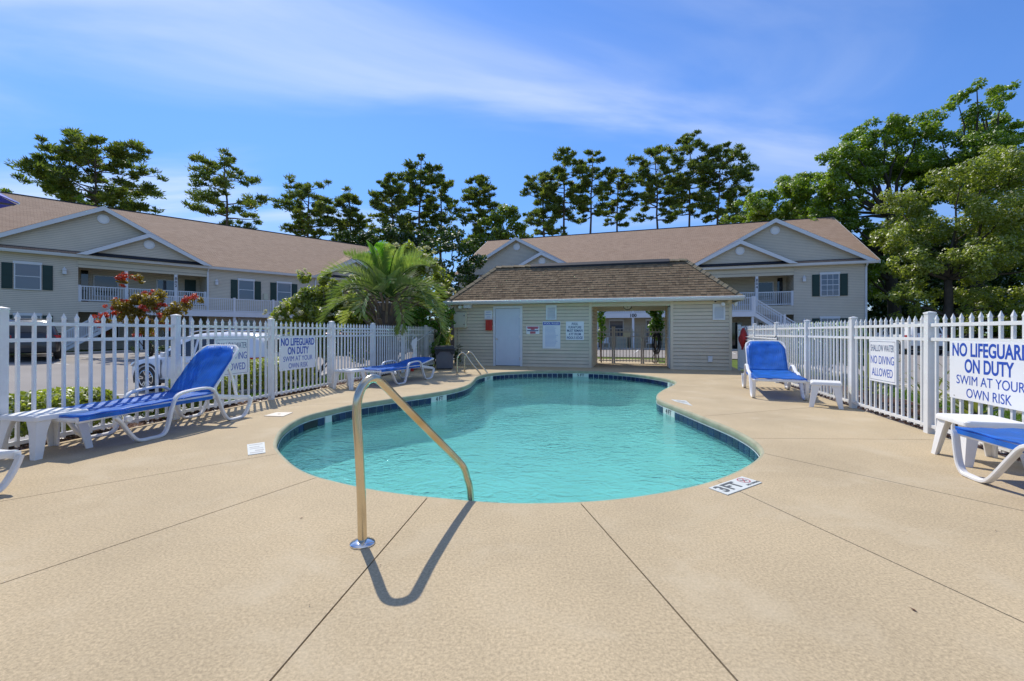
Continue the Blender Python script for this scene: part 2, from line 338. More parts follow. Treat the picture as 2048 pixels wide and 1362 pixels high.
def water_mat():
    m, nt, b, L = newmat('pool_water'); nt.nodes.remove(b); out = nt.nodes['Material Output']
    g = N(nt, 'ShaderNodeNewGeometry')
    mp = N(nt, 'ShaderNodeMapping'); L(g.outputs['Position'], mp.inputs[0]); mp.inputs['Scale'].default_value = (1.0, 1.25, 1)
    n1 = N(nt, 'ShaderNodeTexNoise', inp={'Scale': 5.5, 'Detail': 3.0, 'Roughness': 0.55, 'Distortion': 1.2}); L(mp.outputs[0], n1.inputs['Vector'])
    n2 = N(nt, 'ShaderNodeTexNoise', inp={'Scale': 17.0, 'Detail': 2.0, 'Roughness': 0.5, 'Distortion': 0.8}); L(mp.outputs[0], n2.inputs['Vector'])
    n3 = N(nt, 'ShaderNodeTexNoise', inp={'Scale': 0.55, 'Detail': 2.0}); L(g.outputs['Position'], n3.inputs['Vector'])
    a = N(nt, 'ShaderNodeMath', operation='MULTIPLY_ADD'); L(n2.outputs[0], a.inputs[0]); a.inputs[1].default_value = 0.35; L(n1.outputs[0], a.inputs[2])
    r = N(nt, 'ShaderNodeMapRange'); L(n3.outputs[0], r.inputs[0]); r.inputs[1].default_value = 0.35; r.inputs[2].default_value = 0.65; r.inputs[3].default_value = 0.25; r.inputs[4].default_value = 1.0
    hm = N(nt, 'ShaderNodeMath', operation='MULTIPLY'); L(a.outputs[0], hm.inputs[0]); L(r.outputs[0], hm.inputs[1])
    bp = N(nt, 'ShaderNodeBump', inp={'Strength': 0.68, 'Distance': 0.05}); L(hm.outputs[0], bp.inputs['Height'])
    tr = N(nt, 'ShaderNodeBsdfTransparent'); tr.inputs[0].default_value = (0.47, 0.84, 0.835, 1)
    gl = N(nt, 'ShaderNodeBsdfGlossy', inp={'Roughness': 0.02}); L(bp.outputs[0], gl.inputs['Normal'])
    fr = N(nt, 'ShaderNodeFresnel', inp={'IOR': 1.33}); L(bp.outputs[0], fr.inputs['Normal'])
    rf = N(nt, 'ShaderNodeBsdfRefraction', inp={'Roughness': 0.0, 'IOR': 1.2}); rf.inputs[0].default_value = (0.47, 0.84, 0.835, 1); L(bp.outputs[0], rf.inputs['Normal'])
    m0 = N(nt, 'ShaderNodeMixShader'); m0.inputs[0].default_value = 0.35; L(tr.outputs[0], m0.inputs[1]); L(rf.outputs[0], m0.inputs[2])
    mx = N(nt, 'ShaderNodeMixShader'); L(fr.outputs[0], mx.inputs[0]); L(m0.outputs[0], mx.inputs[1]); L(gl.outputs[0], mx.inputs[2]); L(mx.outputs[0], out.inputs[0])
    return m
M['water'] = water_mat()

def text(body, size, mat, parent, mat4, name='lettering', align='CENTER', bold=0.0, sx=1.0, shear=0.0, width=None, depth=0.0006):
    c = bpy.data.curves.new(name, 'FONT'); c.body = body; c.size = size; c.align_x = align; c.align_y = 'CENTER'; c.offset = bold; c.shear = shear; c.extrude = depth
    o = bpy.data.objects.new('tmp_text', c); COL.objects.link(o); bpy.context.view_layer.update()
    me = bpy.data.meshes.new_from_object(o); bpy.data.objects.remove(o); bpy.data.curves.remove(c)
    if width and len(me.vertices):
        xs = [v.co.x for v in me.vertices]; sx = width / (max(xs) - min(xs))
        if align == 'CENTER':
            mid = (max(xs) + min(xs)) / 2
            for v in me.vertices: v.co.x -= mid
    for v in me.vertices: v.co.x *= sx
    me.materials.clear(); me.materials.append(mat)
    t = bpy.data.objects.new(name, me); COL.objects.link(t); t.parent = parent; t.matrix_local = mat4
    return t
# upright text facing local -y (like a sign on a wall at y = 0)
def wall_m(x, y, z, rz=0.0): return Matrix.Translation((x, y, z)) @ Matrix.Rotation(rz, 4, 'Z') @ Matrix.Rotation(radians(90), 4, 'X')
# ================================================================ ground, deck, pool
FL_P, FL_T = Vector((-4.749, 4.22, 0)), Vector((0.182, 0.983, 0)).normalized()      # left fence: a post and its direction away from the camera
FL_N = Vector((-FL_T.y, FL_T.x, 0))                                                # outward
def fl(a, d=0.0): return FL_P + FL_T*a + FL_N*d
FR_P = Vector((6.88, 13.8, 0)); FR_T = Vector((-0.241, -0.9705, 0)).normalized()   # right fence, running towards the camera
FR_N = Vector((-FR_T.y, FR_T.x, 0))
def frp(a, d=0.0): return FR_P + FR_T*a + FR_N*d
def zg(x, y):                                                                      # height of the ground outside the deck
    d = (x-FL_P.x)*FL_N.x + (y-FL_P.y)*FL_N.y
    return -0.10 - 0.43*smoothstep(d, 0.1, 4.0)*(1-smoothstep(d, 8, 20)) + 0.10*smoothstep(d, 8, 20)
def gp(x, y, dz=0.0): return Vector((x, y, zg(x, y)+dz))

DECK = [fl(-8.5, .04), fl(12.0, .04), Vector((-2.6,18.9,0)), Vector((7.7,16.2,0)), frp(-0.3,.04), frp(18.5,.04)]
DECK = [Vector((p.x, p.y)) for p in DECK][::-1]                                     # counter-clockwise
def area2(p): return sum(p[i].x*p[(i+1)%len(p)].y - p[(i+1)%len(p)].x*p[i].y for i in range(len(p)))
if area2(DECK) < 0: DECK.reverse()
def inside(p, poly):
    c = False; n = len(poly)
    for i in range(n):
        a, b = poly[i], poly[(i+1) % n]
        if (a.y > p[1]) != (b.y > p[1]) and p[0] < (b.x-a.x)*(p[1]-a.y)/(b.y-a.y)+a.x: c = not c
    return c
def inset_poly(poly, m):
    c = sum(poly, Vector((0,0)))/len(poly); return [p + (c-p).normalized()*m for p in poly]
DECK_IN = inset_poly(DECK, 0.5)

def ground():
    def axis(lo, hi, step): return list(np.arange(lo, hi+1e-6, step))
    xs = [-900,-500,-260,-140,-80,-55] + axis(-42, 44, 0.55) + [58,80,140,260,500,900]
    ys = [-300,-120,-50,-25] + axis(-12, 52, 0.55) + [60,75,100,150,260,500,900]
    vs = []; 
    for y in ys:
        for x in xs:
            vs.append((x, y, -3.2 if inside((x, y), DECK_IN) else zg(x, y)-0.02))
    nx = len(xs); fs = [(j*nx+i, j*nx+i+1, (j+1)*nx+i+1, (j+1)*nx+i) for j in range(len(ys)-1) for i in range(nx-1)]
    mb = MB(); mb.add(vs, fs); o = mb.build('ground', M['grass'], smooth=True, angle=0); tag(o, kind='structure')
ground()
def sheet(name, mat, rows, lift, kind='structure', label=None):   # rows of (x, y) points laid on the terrain
    vs = [gp(x, y, lift) for r in rows for (x, y) in r]; n = len(rows[0])
    fs = [(j*n+i, j*n+i+1, (j+1)*n+i+1, (j+1)*n+i) for j in range(len(rows)-1) for i in range(n-1)]
    mb = MB(); mb.add(vs, fs); o = mb.build(name, mat, smooth=True, angle=0); tag(o, label, kind=kind); return o
def lot_d0(a): return 1.35 + 2.6*smoothstep(a, 3.0, 7.5) + 1.3*smoothstep(a, 9, 15)
rows = []
for a in np.arange(-14, 40, 0.8):
    d0 = lot_d0(a); rows.append([tuple(fl(a, d0 + (21.0-d0)*k/26)[:2]) for k in range(27)])
sheet('parking_lot', M['asphalt'], rows, 0.0)
# lot behind the pool house and in front of the far apartment block (frame of that block)
BR_O = Vector((24.3, 30.7, 0)); BR_U = Vector((0.947, -0.32, 0)).normalized(); BR_V = Vector((0.32, 0.947, 0)).normalized()
def br(s, d): return BR_O - BR_U*s + BR_V*d
rows = [[tuple(br(s, d)[:2]) for d in np.arange(-13.5, -3.0, 0.8)] for s in np.arange(-22, 36, 1.0)]
sheet('rear_parking_lot', M['asphalt'], rows, 0.012)
rows = [[tuple(frp(a, d)[:2]) for d in np.arange(2.6, 12.5, 0.7)] for a in np.arange(-10, 18, 1.0)]
sheet('side_road', M['asphalt'], rows, 0.02)
# walk from the gate
PH_O = Vector((-2.0, 16.0, 0)); PH_A = atan2(-2.3, 8.61); PH_U = Vector((cos(PH_A), sin(PH_A), 0)); PH_V = Vector((-sin(PH_A), cos(PH_A), 0))
def ph(x, y): return PH_O + PH_U*x + PH_V*y
rows = [[tuple(ph(x, y)[:2]) for x in np.arange(4.0, 7.6, 0.6)] for y in np.arange(2.7, 6.2, 0.6)]
sheet('entry_walk', M['deck'], rows, 0.06)
# mulch beds outside both fences
rows = [[tuple(fl(a, d)[:2]) for d in (0.0, 0.25, 0.5, 0.8, 1.1)] for a in np.arange(-9, 13, 0.5)]
def bed(name, fn, a0, a1, w):
    vs = []; nd = 6
    A = np.arange(a0, a1, 0.25)
    for a in A:
        for k in range(nd):
            d = 0.045 + w*k/(nd-1); p = fn(a, d); z = zg(p.x, p.y) + 0.05 + 0.03*random.random() - 0.04*(k == nd-1)
            if k == 0: z = -0.035
            vs.append((p.x + random.uniform(-.02,.02)*(k > 0), p.y, z))
    fs = [(j*nd+i, j*nd+i+1, (j+1)*nd+i+1, (j+1)*nd+i) for j in range(len(A)-1) for i in range(nd-1)]
    mb = MB(); mb.add(vs, fs); o = mb.build(name, M['mulch']); tag(o, kind='structure')
    return o
bed('mulch_bed', fl, -9, 11.8, 1.1); bed('mulch_bed', frp, 0.2, 18, 1.5)
# kerbs along the lot edge
def kerb(pts, name='kerb'):
    mb = MB(); prev = None; vs = []
    pts = [Vector((p[0], p[1], 0)) for p in pts]
    for i, p in enumerate(pts):
        t = (pts[min(i+1, len(pts)-1)] - pts[max(i-1, 0)]).normalized(); n = Vector((-t.y, t.x, 0))
        for off, h in ((-.08,-.1),(-.08,.10),(-.06,.125),(.06,.125),(.08,.10),(.08,-.1)):
            q = p + n*off; vs.append((q.x, q.y, zg(q.x, q.y)+h))
    k = 6; fs = [(i*k+j, (i+1)*k+j, (i+1)*k+j+1, i*k+j+1) for i in range(len(pts)-1) for j in range(k-1)]
    mb.add(vs, fs); o = mb.build(name, M['kerb'], smooth=True); tag(o, kind='structure'); return o
kerb([fl(a, lot_d0(a)-0.05)[:2] for a in np.arange(5.5, 30, 0.5)])
kerb([fl(a, 21.1)[:2] for a in np.arange(-14, 34, 0.8)])
kerb([br(s, -2.9)[:2] for s in np.arange(-6, 36, 1.0)])
kerb([frp(a, 2.5)[:2] for a in np.arange(-10, 18, 0.8)])
# painted bay lines
def bay_line(a, d0, d1, sk=0.0):
    mb = MB(); pts = [fl(a + sk*k/8, d0+(d1-d0)*k/8) for k in range(9)]; vs = []
    for p in pts:
        for s in (-.05, .05):
            q = p + FL_T*s; vs.append((q.x, q.y, zg(q.x, q.y)+0.006))
    mb.add(vs, [(2*i, 2*i+1, 2*i+3, 2*i+2) for i in range(8)]); o = mb.build('bay_marking', M['paint_white']); tag(o, kind='structure')
for a in (1.2, 4.0, 6.8): bay_line(a, 4.0 if a > 4 else 2.4, 8.6)
for a in (-8, -5.2, -2.4, 0.4, 3.2, 6, 8.8, 11.6, 14.4, 17.2): bay_line(a, 15.6, 20.6)
def rear_line(s):
    mb = MB(); vs = []
    for k in range(9):
        p = br(s, -8 + 5*k/8)
        for o_ in (-.05, .05):
            q = p + BR_U*o_; vs.append((q.x, q.y, zg(q.x, q.y)+0.02))
    mb.add(vs, [(2*i, 2*i+1, 2*i+3, 2*i+2) for i in range(8)]); o = mb.build('bay_marking', M['paint_white']); tag(o, kind='structure')
for s in np.arange(1, 30, 2.8): rear_line(s)

# ---------------------------------------------------------------- pool outline (photo pixels of the deck edge, unprojected to z = 0)
POOL_PX = [(553,885.6),(563,862),(587,843),(617,830),(657,820),(704,809.5),(751,802),(798,795),(869,785),(916,776),(937,769),(947,761),(957,752),
 (988,745.5),(1040,742.2),(1100,740.8),(1150,741),(1200,742.6),(1243,745.4),(1288,750),(1327,756),(1346,760.8),(1351,765),(1345,770.5),(1330,777),(1317,784.8),(1312.5,791),(1315.5,798.5),
 (1334,806.5),(1364,818),(1394,830),(1424,842),(1455,854.5),(1485,869),(1506,882),(1518,894),(1522,903.5),(1515,915),(1500,925.6),(1470,942),(1424,960),(1364,975.5),
 (1303,986.5),(1243,995),(1182,1000.6),(1091,1004),(1000,1003.7),(940,999),(864,992),(798,985),(728,973.7),(643,954),(610,942),(587,928),(568,911),(556,897)]
loop = [G(a, b) for a, b in POOL_PX]
def resample(loop, step):
    out = []; n = len(loop); acc = 0.0; tot = sum((loop[(i+1)%n]-loop[i]).length for i in range(n)); m = int(round(tot/step)); st = tot/m; nxt = 0.0
    for i in range(n):
        a, b = loop[i], loop[(i+1) % n]; L_ = (b-a).length
        while nxt < acc + L_ - 1e-9 and len(out) < m:
            out.append(a + (b-a)*((nxt-acc)/L_)); nxt += st
        acc += L_
    return out
POOL = resample(catmull(loop, 8, True), 0.08)
for _ in range(3):                                       # take the pixel jitter out of the far side
    n = len(POOL); POOL = [POOL[i]*0.5 + (POOL[i-1]+POOL[(i+1) % n])*0.25 for i in range(n)]
if area2([Vector((p.x, p.y)) for p in POOL]) < 0: POOL.reverse()
NP_ = len(POOL)
def pool_n(i):                                           # outward normal
    t = (POOL[(i+1) % NP_] - POOL[i-1]).normalized(); return Vector((t.y, -t.x, 0))
POOL_N = [pool_n(i) for i in range(NP_)]
def pool_band(prof, name, mat, parent, smooth=True):      # sweep a (outward, z) profile round the pool
    mb = MB(); vs = []; k = len(prof)
    for i in range(NP_):
        for o_, z in prof: q = POOL[i] + POOL_N[i]*o_; vs.append((q.x, q.y, z))
    fs = [(i*k+j, ((i+1) % NP_)*k+j, ((i+1) % NP_)*k+j+1, i*k+j+1) for i in range(NP_) for j in range(k-1)]
    mb.add(vs, fs); return mb.build(name, mat, parent, smooth=smooth, angle=50)
WATER_Z = -0.183
deck = bpy.data.objects.new('pool_deck', None); COL.objects.link(deck); tag(deck, kind='structure')
pool = bpy.data.objects.new('swimming_pool', None); COL.objects.link(pool); tag(pool, kind='structure')
pool_band([(.05,-.004),(.03,0.0),(.012,-.003),(.002,-.012),(-.002,-.025),(0,-.06),(.006,-.082),(.03,-.086)], 'coping', M['coping'], pool)
pool_band([(.0,-.086),(-.003,-.0865),(-.003,-.0915),(.004,-.092)], 'tile_top_grout', M['grout'], pool)
pool_band([(.012,-.07),(.012,-.30)], 'tile_backing', M['grout'], pool)
def floor_z(y): return -0.66 - 0.24*smoothstep(y, 5.5, 11.5)
def pool_shell():
    mb = MB(); vs = []; rings = [(0.018,-0.28),(0.0,-0.38),(0.0,-0.50),(-0.06,None),(-.3,None)]
    for i in range(NP_):
        p = POOL[i]; nn = POOL_N[i]; f = floor_z(p.y)
        for j, (o_, z) in enumerate(rings):
            q = p + nn*o_; zz = z if z is not None else (f+0.1 if j == 3 else f); vs.append((q.x, q.y, zz))
    k = len(rings); fs = [(i*k+j, ((i+1) % NP_)*k+j, ((i+1) % NP_)*k+j+1, i*k+j+1) for i in range(NP_) for j in range(k-1)]
    # floor: rings shrinking to the middle
    ring = [Vector(vs[i*k+k-1]) for i in range(NP_)]
    tri = tessellate_polygon([[Vector((p.x, p.y, 0)) for p in ring]])
    for t in tri: fs.append(tuple(i*k+k-1 for i in t))
    mb.add(vs, fs); o = mb.build('pool_basin', M['plaster'], pool, smooth=True, angle=60); return o
pool_shell()
def water():
    ring = [POOL[i] + POOL_N[i]*0.012 for i in range(NP_)]
    tri = tessellate_polygon([[Vector((p.x, p.y, 0)) for p in ring]])
    mb = MB(); mb.add([(p.x, p.y, WATER_Z) for p in ring], [tuple(t) for t in tri]); me = mb.mesh('pool_water')
    me.materials.append(M['water'])
    for p in me.polygons:
        if p.normal.z < 0: p.flip()
    o = link('pool_water', me); tag(o, kind='structure')
water()
# tiles of the water line, one by one, with pale number tiles let in
def near_idx(px, py):
    q = G(px, py); return min(range(NP_), key=lambda i: (POOL[i]-q).length)
seg = [(POOL[(i+1) % NP_]-POOL[i]).length for i in range(NP_)]; cum = np.concatenate([[0], np.cumsum(seg)]); PER = cum[-1]
def at_len(s):
    s = s % PER; i = int(np.searchsorted(cum, s, 'right')-1) % NP_; f = (s-cum[i])/seg[i]
    p = POOL[i].lerp(POOL[(i+1) % NP_], f); nn = POOL_N[i].lerp(POOL_N[(i+1) % NP_], f).normalized(); return p, nn
TW = PER/round(PER/0.154)
mk = [(880,785,'4 FT'),(975,747,'5 FT'),(1163,741.5,'5 FT'),(1338,759,'5 FT'),(1342,809,'4 FT'),(1100,1004,'3 FT')]
marks = []
for px, py, t in mk:
    k = round(cum[near_idx(px, py)]/TW); marks.append((k, t))
skip = set()
for k, t in marks: skip |= {k-1, k, k+1}
blank = round(cum[near_idx(661, 819)]/TW)
tile_me = MB().box(-TW/2+.006, TW/2-.006, -.006, .006, -.075, .075).mesh('tile'); tile_me.materials.append(M['tile'])
tile_w = MB().box(-TW/2+.006, TW/2-.006, -.006, .006, -.075, .075).mesh('tile_pale'); tile_w.materials.append(M['tile_white'])
nt_ = int(round(PER/TW))
for k in range(nt_):
    p, nn = at_len(k*TW); rz = atan2(nn.x, -nn.y) + pi     # local -y looks into the pool
    pale = (k in {s % nt_ for s in skip}) or k == blank
    link('tile', tile_w if pale else tile_me, pool, (p.x+nn.x*.008, p.y+nn.y*.008, -.163), (0, 0, atan2(nn.y, nn.x)-pi/2))
for k, t in marks:
    p, nn = at_len(k*TW)
    text(t, 0.115, M['ink_black'], pool, wall_m(p.x-nn.x*.0005, p.y-nn.y*.0005, -.135, atan2(nn.y, nn.x)-pi/2), 'depth_mark', bold=0.003)
# skimmer opening and lid, floor drain
p, nn = at_len(cum[near_idx(617, 830)]); mb = MB(); mb.box(-.16, .16, -.012, .02, -.2, -.1); o = mb.build('skimmer_mouth', M['black'], pool); o.location = p; o.rotation_euler = (0,0,atan2(nn.y,nn.x)-pi/2)
# ladder recess steps painted bench line omitted: basin is plain

# ---------------------------------------------------------------- deck panels between the sawn joints
JO = [((864,992),(540,1362)),((1155,1003),(1475,1362)),((1424,962),(2048,1245)),((1518,905),(2048,1022)),((1500,877),(1872,879)),((643,955),(0,1168)),
      ((560,905),(0,1003)),((720,806),(560,812)),((905,779),(700,776)),((1060,742),(1052,732)),((1349,763),(1462,757)),((1400,833),(1620,815))]
def ray_poly(p, d, poly):
    best = None
    for i in range(len(poly)):
        a, b = poly[i], poly[(i+1) % len(poly)]; e = b-a; den = d.x*e.y - d.y*e.x
        if abs(den) < 1e-9: continue
        t = ((a.x-p.x)*e.y - (a.y-p.y)*e.x)/den; u = ((a.x-p.x)*d.y - (a.y-p.y)*d.x)/den
        if t > 0 and -1e-6 <= u <= 1+1e-6 and (best is None or t > best[0]): best = (t, i, u)
    return best
PO = [Vector((POOL[i].x + POOL_N[i].x*.032, POOL[i].y + POOL_N[i].y*.032)) for i in range(NP_)]
js = []
for (a, b) in JO:
    i = near_idx(*a); q = G(*b); p = PO[i]; d = (Vector((q.x, q.y)) - p).normalized()
    t, e, u = ray_poly(p, d, DECK); js.append((i, e+u, p, p+d*t, d))
js.sort(key=lambda j: j[0])
def deck_panels():
    n = len(js); m = len(DECK)
    for k in range(n):
        i0, e0, p0, q0, d0 = js[k]; i1, e1, p1, q1, d1 = js[(k+1) % n]
        w = 0.0042; l0 = Vector((-d0.y, d0.x))*w; l1 = Vector((d1.y, -d1.x))*w
        pts = [p0+l0, q0+l0]
        e = math.floor(e0)+1; end = e1 if e1 >= e0 else e1+m
        while e <= end: pts.append(DECK[e % m].copy()); e += 1
        pts += [q1+l1, p1+l1]
        i = i1-1
        while (i % NP_) != i0: pts.append(PO[i % NP_]); i -= 1
        N_ = len(pts)
        tri = tessellate_polygon([[Vector((p.x, p.y, 0)) for p in pts]])
        vs = [(p.x, p.y, 0) for p in pts] + [(p.x, p.y, -.09) for p in pts]
        fs = [tuple(t) for t in tri] + [(a, (a+1) % N_, N_+(a+1) % N_, N_+a) for a in range(N_)]
        mb = MB(); mb.add(vs, fs); me = mb.mesh('deck_panel'); me.materials.append(M['deck']); link('deck_panel', me, deck)
deck_panels()
tri = tessellate_polygon([[Vector((p.x, p.y, 0)) for p in DECK], [Vector((p.x, p.y, 0)) for p in reversed(PO)]])
allp = DECK + list(reversed(PO)); mb = MB(); mb.add([(p.x, p.y, -.03) for p in allp], [tuple(t) for t in tri]); mb.build('joint_filler', M['joint'], deck)

# ---------------------------------------------------------------- plates let into or stuck on the deck
def plate(name, label, corners, mat, h=0.006):
    c = sum((Vector(p) for p in corners), Vector())/4
    t = thing(name, label, 'marker', (c.x, c.y, 0))
    loc = [Vector((p.x-c.x, p.y-c.y)) for p in corners]; mb = MB(); mb.prism([(q.x, q.y) for q in loc], .001, h, 'xy'); mb.build('plate', mat, t); return t, loc
# 3 ft tile, right: corners in reading order (bottom-left of the lettering first)
cs = [G(1455,991), G(1524,966), G(1484,954), G(1417,977)]
t, loc = plate('depth_marker', 'white depth plate reading 3 FT with a no diving symbol on the deck', cs, M['tile_white'])
ex = (loc[0]-loc[3]); ey = (loc[2]-loc[3])   # read from the pool side: x runs away from the pool edge
def flat_text(body, c, xd, size, mat, par, **kw):
    x = Vector((xd.x, xd.y, 0)).normalized(); z = Vector((0,0,1)); y = z.cross(x)
    m4 = Matrix(((x.x,y.x,0,c.x),(x.y,y.y,0,c.y),(0,0,1,.0075),(0,0,0,1))); return text(body, size, mat, par, m4, **kw)
bx = (loc[1]-loc[0]).normalized(); by = (loc[3]-loc[0]).normalized()
wd = (loc[1]-loc[0]).length; ht = (loc[3]-loc[0]).length
cen = Vector((0,0))
flat_text('3', cen - bx*wd*0.36, bx, ht*0.95, M['ink_grey'], t, bold=.004)
flat_text('FT', cen - bx*wd*0.08, bx, ht*0.95, M['ink_grey'], t, bold=.004)
mb = MB(); ring = []
cc = cen + bx*wd*0.31 + by*ht*0.12; R0 = ht*0.30
def ring_mesh(mb, c, r0, r1, z, n=28):
    vs = [(c.x+r*cos(2*pi*k/n), c.y+r*sin(2*pi*k/n), z) for r in (r0, r1) for k in range(n)]
    mb.add(vs, [(k, (k+1) % n, n+(k+1) % n, n+k) for k in range(n)])
ring_mesh(mb, cc, R0*.85, R0, .0078); d45 = (bx+by).normalized()
mb.bar((cc.x-d45.x*R0*.9, cc.y-d45.y*R0*.9, .0078), (cc.x+d45.x*R0*.9, cc.y+d45.y*R0*.9, .0078), .006, .0004)
mb.build('no_diving_ring', M['ink_red'], t)
mb = MB(); d2 = (bx-by).normalized(); mb.bar((cc.x-d2.x*R0*.6, cc.y-d2.y*R0*.6, .0074), (cc.x+d2.x*R0*.5, cc.y+d2.y*R0*.5, .0074), .014, .0004); mb.build('diver_figure', M['ink_grey'], t)
flat_text('NO DIVING', cen + bx*wd*0.33 - by*ht*0.34, bx, ht*0.2, M['ink_grey'], t)
# faded plate by the left edge
cs = [G(496,911), G(531,906), G(529,885), G(494,890)]
t, loc = plate('depth_marker', 'worn white plate with faded print beside the curved left pool edge', cs, M['tile_white'])
bx = (loc[1]-loc[0]).normalized(); by = (loc[3]-loc[0]).normalized(); wd = (loc[1]-loc[0]).length; ht = (loc[3]-loc[0]).length
mb = MB()
for k, (y, x0, x1, h) in enumerate([(.36,-.4,.42,.03),(.14,-.4,.2,.03),(-.02,-.4,.42,.02),(-.2,-.1,.42,.05),(-.36,-.4,.35,.03)]):
    a = bx*(x0*wd)+by*(y*ht); b = bx*(x1*wd)+by*(y*ht); mb.bar((a.x,a.y,.0072),(b.x,b.y,.0072), h*ht*2.2, .0006)
mb.build('faded_print', M['print_pale'], t)
cs = [G(1350,803), G(1385,812), G(1372,801.5), G(1342,799)]
t, loc = plate('depth_marker', 'sun bleached pale depth plate on the deck bulge opposite the ladder', cs, M['tile_white'], .004)
c_ = sum(loc, Vector((0,0)))/4; bx = (loc[1]-loc[0]).normalized(); flat_text('4 FT', c_, bx, .12, M['print_pale'], t)
cs = [G(528,832.5), G(566,833.5), G(586,825.5), G(553,825.5)]
t, loc = plate('skimmer_lid', 'cream square skimmer lid set flush in the deck by the fence', cs, pm('lid_cream', (0.68,0.62,0.52), 0.6, 0.05), .008)
mb = MB(); mb.lathe([(.02,.008),(.02,.011)], 12); mb.build('lid_screw', M['kerb'], t)
t['category'] = 'lid'

# ================================================================ fences
post_me = MB().box(-.038,.038,-.038,.038,-.15,1.355).mesh('post'); post_me.materials.append(M['fence'])
cap_me = MB().add([(-.043,-.043,1.35),(.043,-.043,1.35),(.043,.043,1.35),(-.043,.043,1.35),(-.043,-.043,1.368),(.043,-.043,1.368),(.043,.043,1.368),(-.043,.043,1.368),(0,0,1.382)],
  [(0,3,2,1),(0,1,5,4),(1,2,6,5),(2,3,7,6),(3,0,4,7),(4,5,8),(5,6,8),(6,7,8),(7,4,8)]).mesh('post_cap'); cap_me.materials.append(M['fence'])
def picket_mesh(mat, top=1.345, w=.0125, z0=.05):
    mb = MB(); mb.box(-w, w, -w, w, z0, top-.075); e = w*1.25
    mb.add([(-w,-w,top-.075),(w,-w,top-.075),(w,w,top-.075),(-w,w,top-.075),(-e,-e,top-.055),(e,-e,top-.055),(e,e,top-.055),(-e,e,top-.055),(0,0,top)],
      [(0,1,5,4),(1,2,6,5),(2,3,7,6),(3,0,4,7),(4,5,8),(5,6,8),(6,7,8),(7,4,8)])
    me = mb.mesh('picket'); me.materials.append(mat); return me
pick_me = picket_mesh(M['fence'])
def fence(label, origin, t, posts, sk=None):
    f = thing('picket_fence', label, 'fence', origin, atan2(t.y, t.x))
    for i, a in enumerate(posts):
        p = link('post', post_me, f, (a, 0, 0), (random.uniform(-.006,.006), random.uniform(-.006,.006), 0)); link('post_cap', cap_me, p)
        if i == len(posts)-1: break
        b = posts[i+1]
        for z in (1.225, 1.065, 0.085): MB().box(a+.038, b-.038, -.014, .014, z-.018, z+.018).build('rail', M['fence'], f)
        n = max(2, int(round((b-a)/0.127)))
        for k in range(1, n): link('picket', pick_me, f, (a+(b-a)*k/n, 0, random.uniform(-.004,.002)), (random.uniform(-.004,.004), random.uniform(-.004,.004), 0))
    return f
fenceL = fence('white metal picket fence between the pool deck and the lot with the white SUV', FL_P, FL_T, [-3.58,-1.79,0,1.79,3.58,5.37,7.16,8.95,10.74,11.95])
fenceR = fence('white metal picket fence running from the pool house past the spiky yucca bed', FR_P, FR_T, [0.05,1.78,3.56,5.34,7.12,8.90,10.68,12.46,14.24])
def line_a(P0, T, px):                                  # distance along a fence line at which a photo column crosses it
    k = (px-CX)/F_PX; return (k*P0.y - P0.x)/(T.x - k*T.y)
def fence_sign(name, label, P0, T, a0, a1, z0, z1, rows, border=False):
    ang = atan2(T.y, T.x); c = (a0+a1)/2; Nn = Vector((-T.y, T.x, 0)); o = P0 + T*c - Nn*0.026
    s = thing(name, label, 'sign', (o.x, o.y, 0), ang); w = abs(a1-a0)/2
    MB().box(-w, w, -.004, .004, z0, z1).build('board', M['sign'], s, bevel=.002)
    for zz, body, size, width, bold, mat in rows: text(body, size, mat, s, wall_m(0, -.0048, zz), width=width, bold=bold)
    if border:
        mb = MB(); e = .025; th = .004
        for q in ((-w+e, w-e, z1-e-th, z1-e), (-w+e, w-e, z0+e, z0+e+th), (-w+e, -w+e+th, z0+e+th, z1-e-th), (w-e-th, w-e, z0+e+th, z1-e-th)): mb.box(q[0], q[1], -.0052, -.0041, q[2], q[3])
        mb.build('border_line', M['ink_navy'], s)
    mb = MB()
    for x in (-w+.07, w-.07):
        for z in (z0+.03, z1-.03): mb.lathe([(.006,-.0065),(.006,-.004)], 8, (x, 0, z), 'y')
    mb.build('screw', M['kerb'], s)
    return s
def life_rows(z0, z1):
    h = z1-z0; return [(z0+h*.845, 'NO LIFEGUARD', h*.31, .95, .0045, M['ink_blue']), (z0+h*.575, 'ON DUTY', h*.31, .60, .0045, M['ink_blue']),
                       (z0+h*.335, 'SWIM AT YOUR', h*.22, .83, 0.0, M['ink_navy'] if False else M['ink_blue']), (z0+h*.12, 'OWN RISK', h*.22, .55, 0.0, M['ink_blue'])]
def shal_rows(z0, z1):
    h = z1-z0; return [(z0+h*.79, 'SHALLOW WATER', h*.225, .56, -.0005, M['ink_navy']), (z0+h*.51, 'NO DIVING', h*.27, .56, .0, M['ink_blue']), (z0+h*.22, 'ALLOWED', h*.27, .50, .0, M['ink_blue'])]
aL0, aL1 = line_a(FL_P, FL_T, 556), line_a(FL_P, FL_T, 628)
fence_sign('lifeguard_sign', 'white NO LIFEGUARD ON DUTY sign on the fence in front of the white SUV', FL_P, FL_T, aL0, aL1, .465, 1.055, life_rows(.465, 1.055))
aL0, aL1 = line_a(FL_P, FL_T, 427), line_a(FL_P, FL_T, 494)
fence_sign('shallow_water_sign', 'white SHALLOW WATER sign half hidden by a blue raised lounger back', FL_P, FL_T, aL0, aL1, .49, 1.06, shal_rows(.49, 1.06), True)
aR0, aR1 = line_a(FR_P, FR_T, 1743), line_a(FR_P, FR_T, 1798)
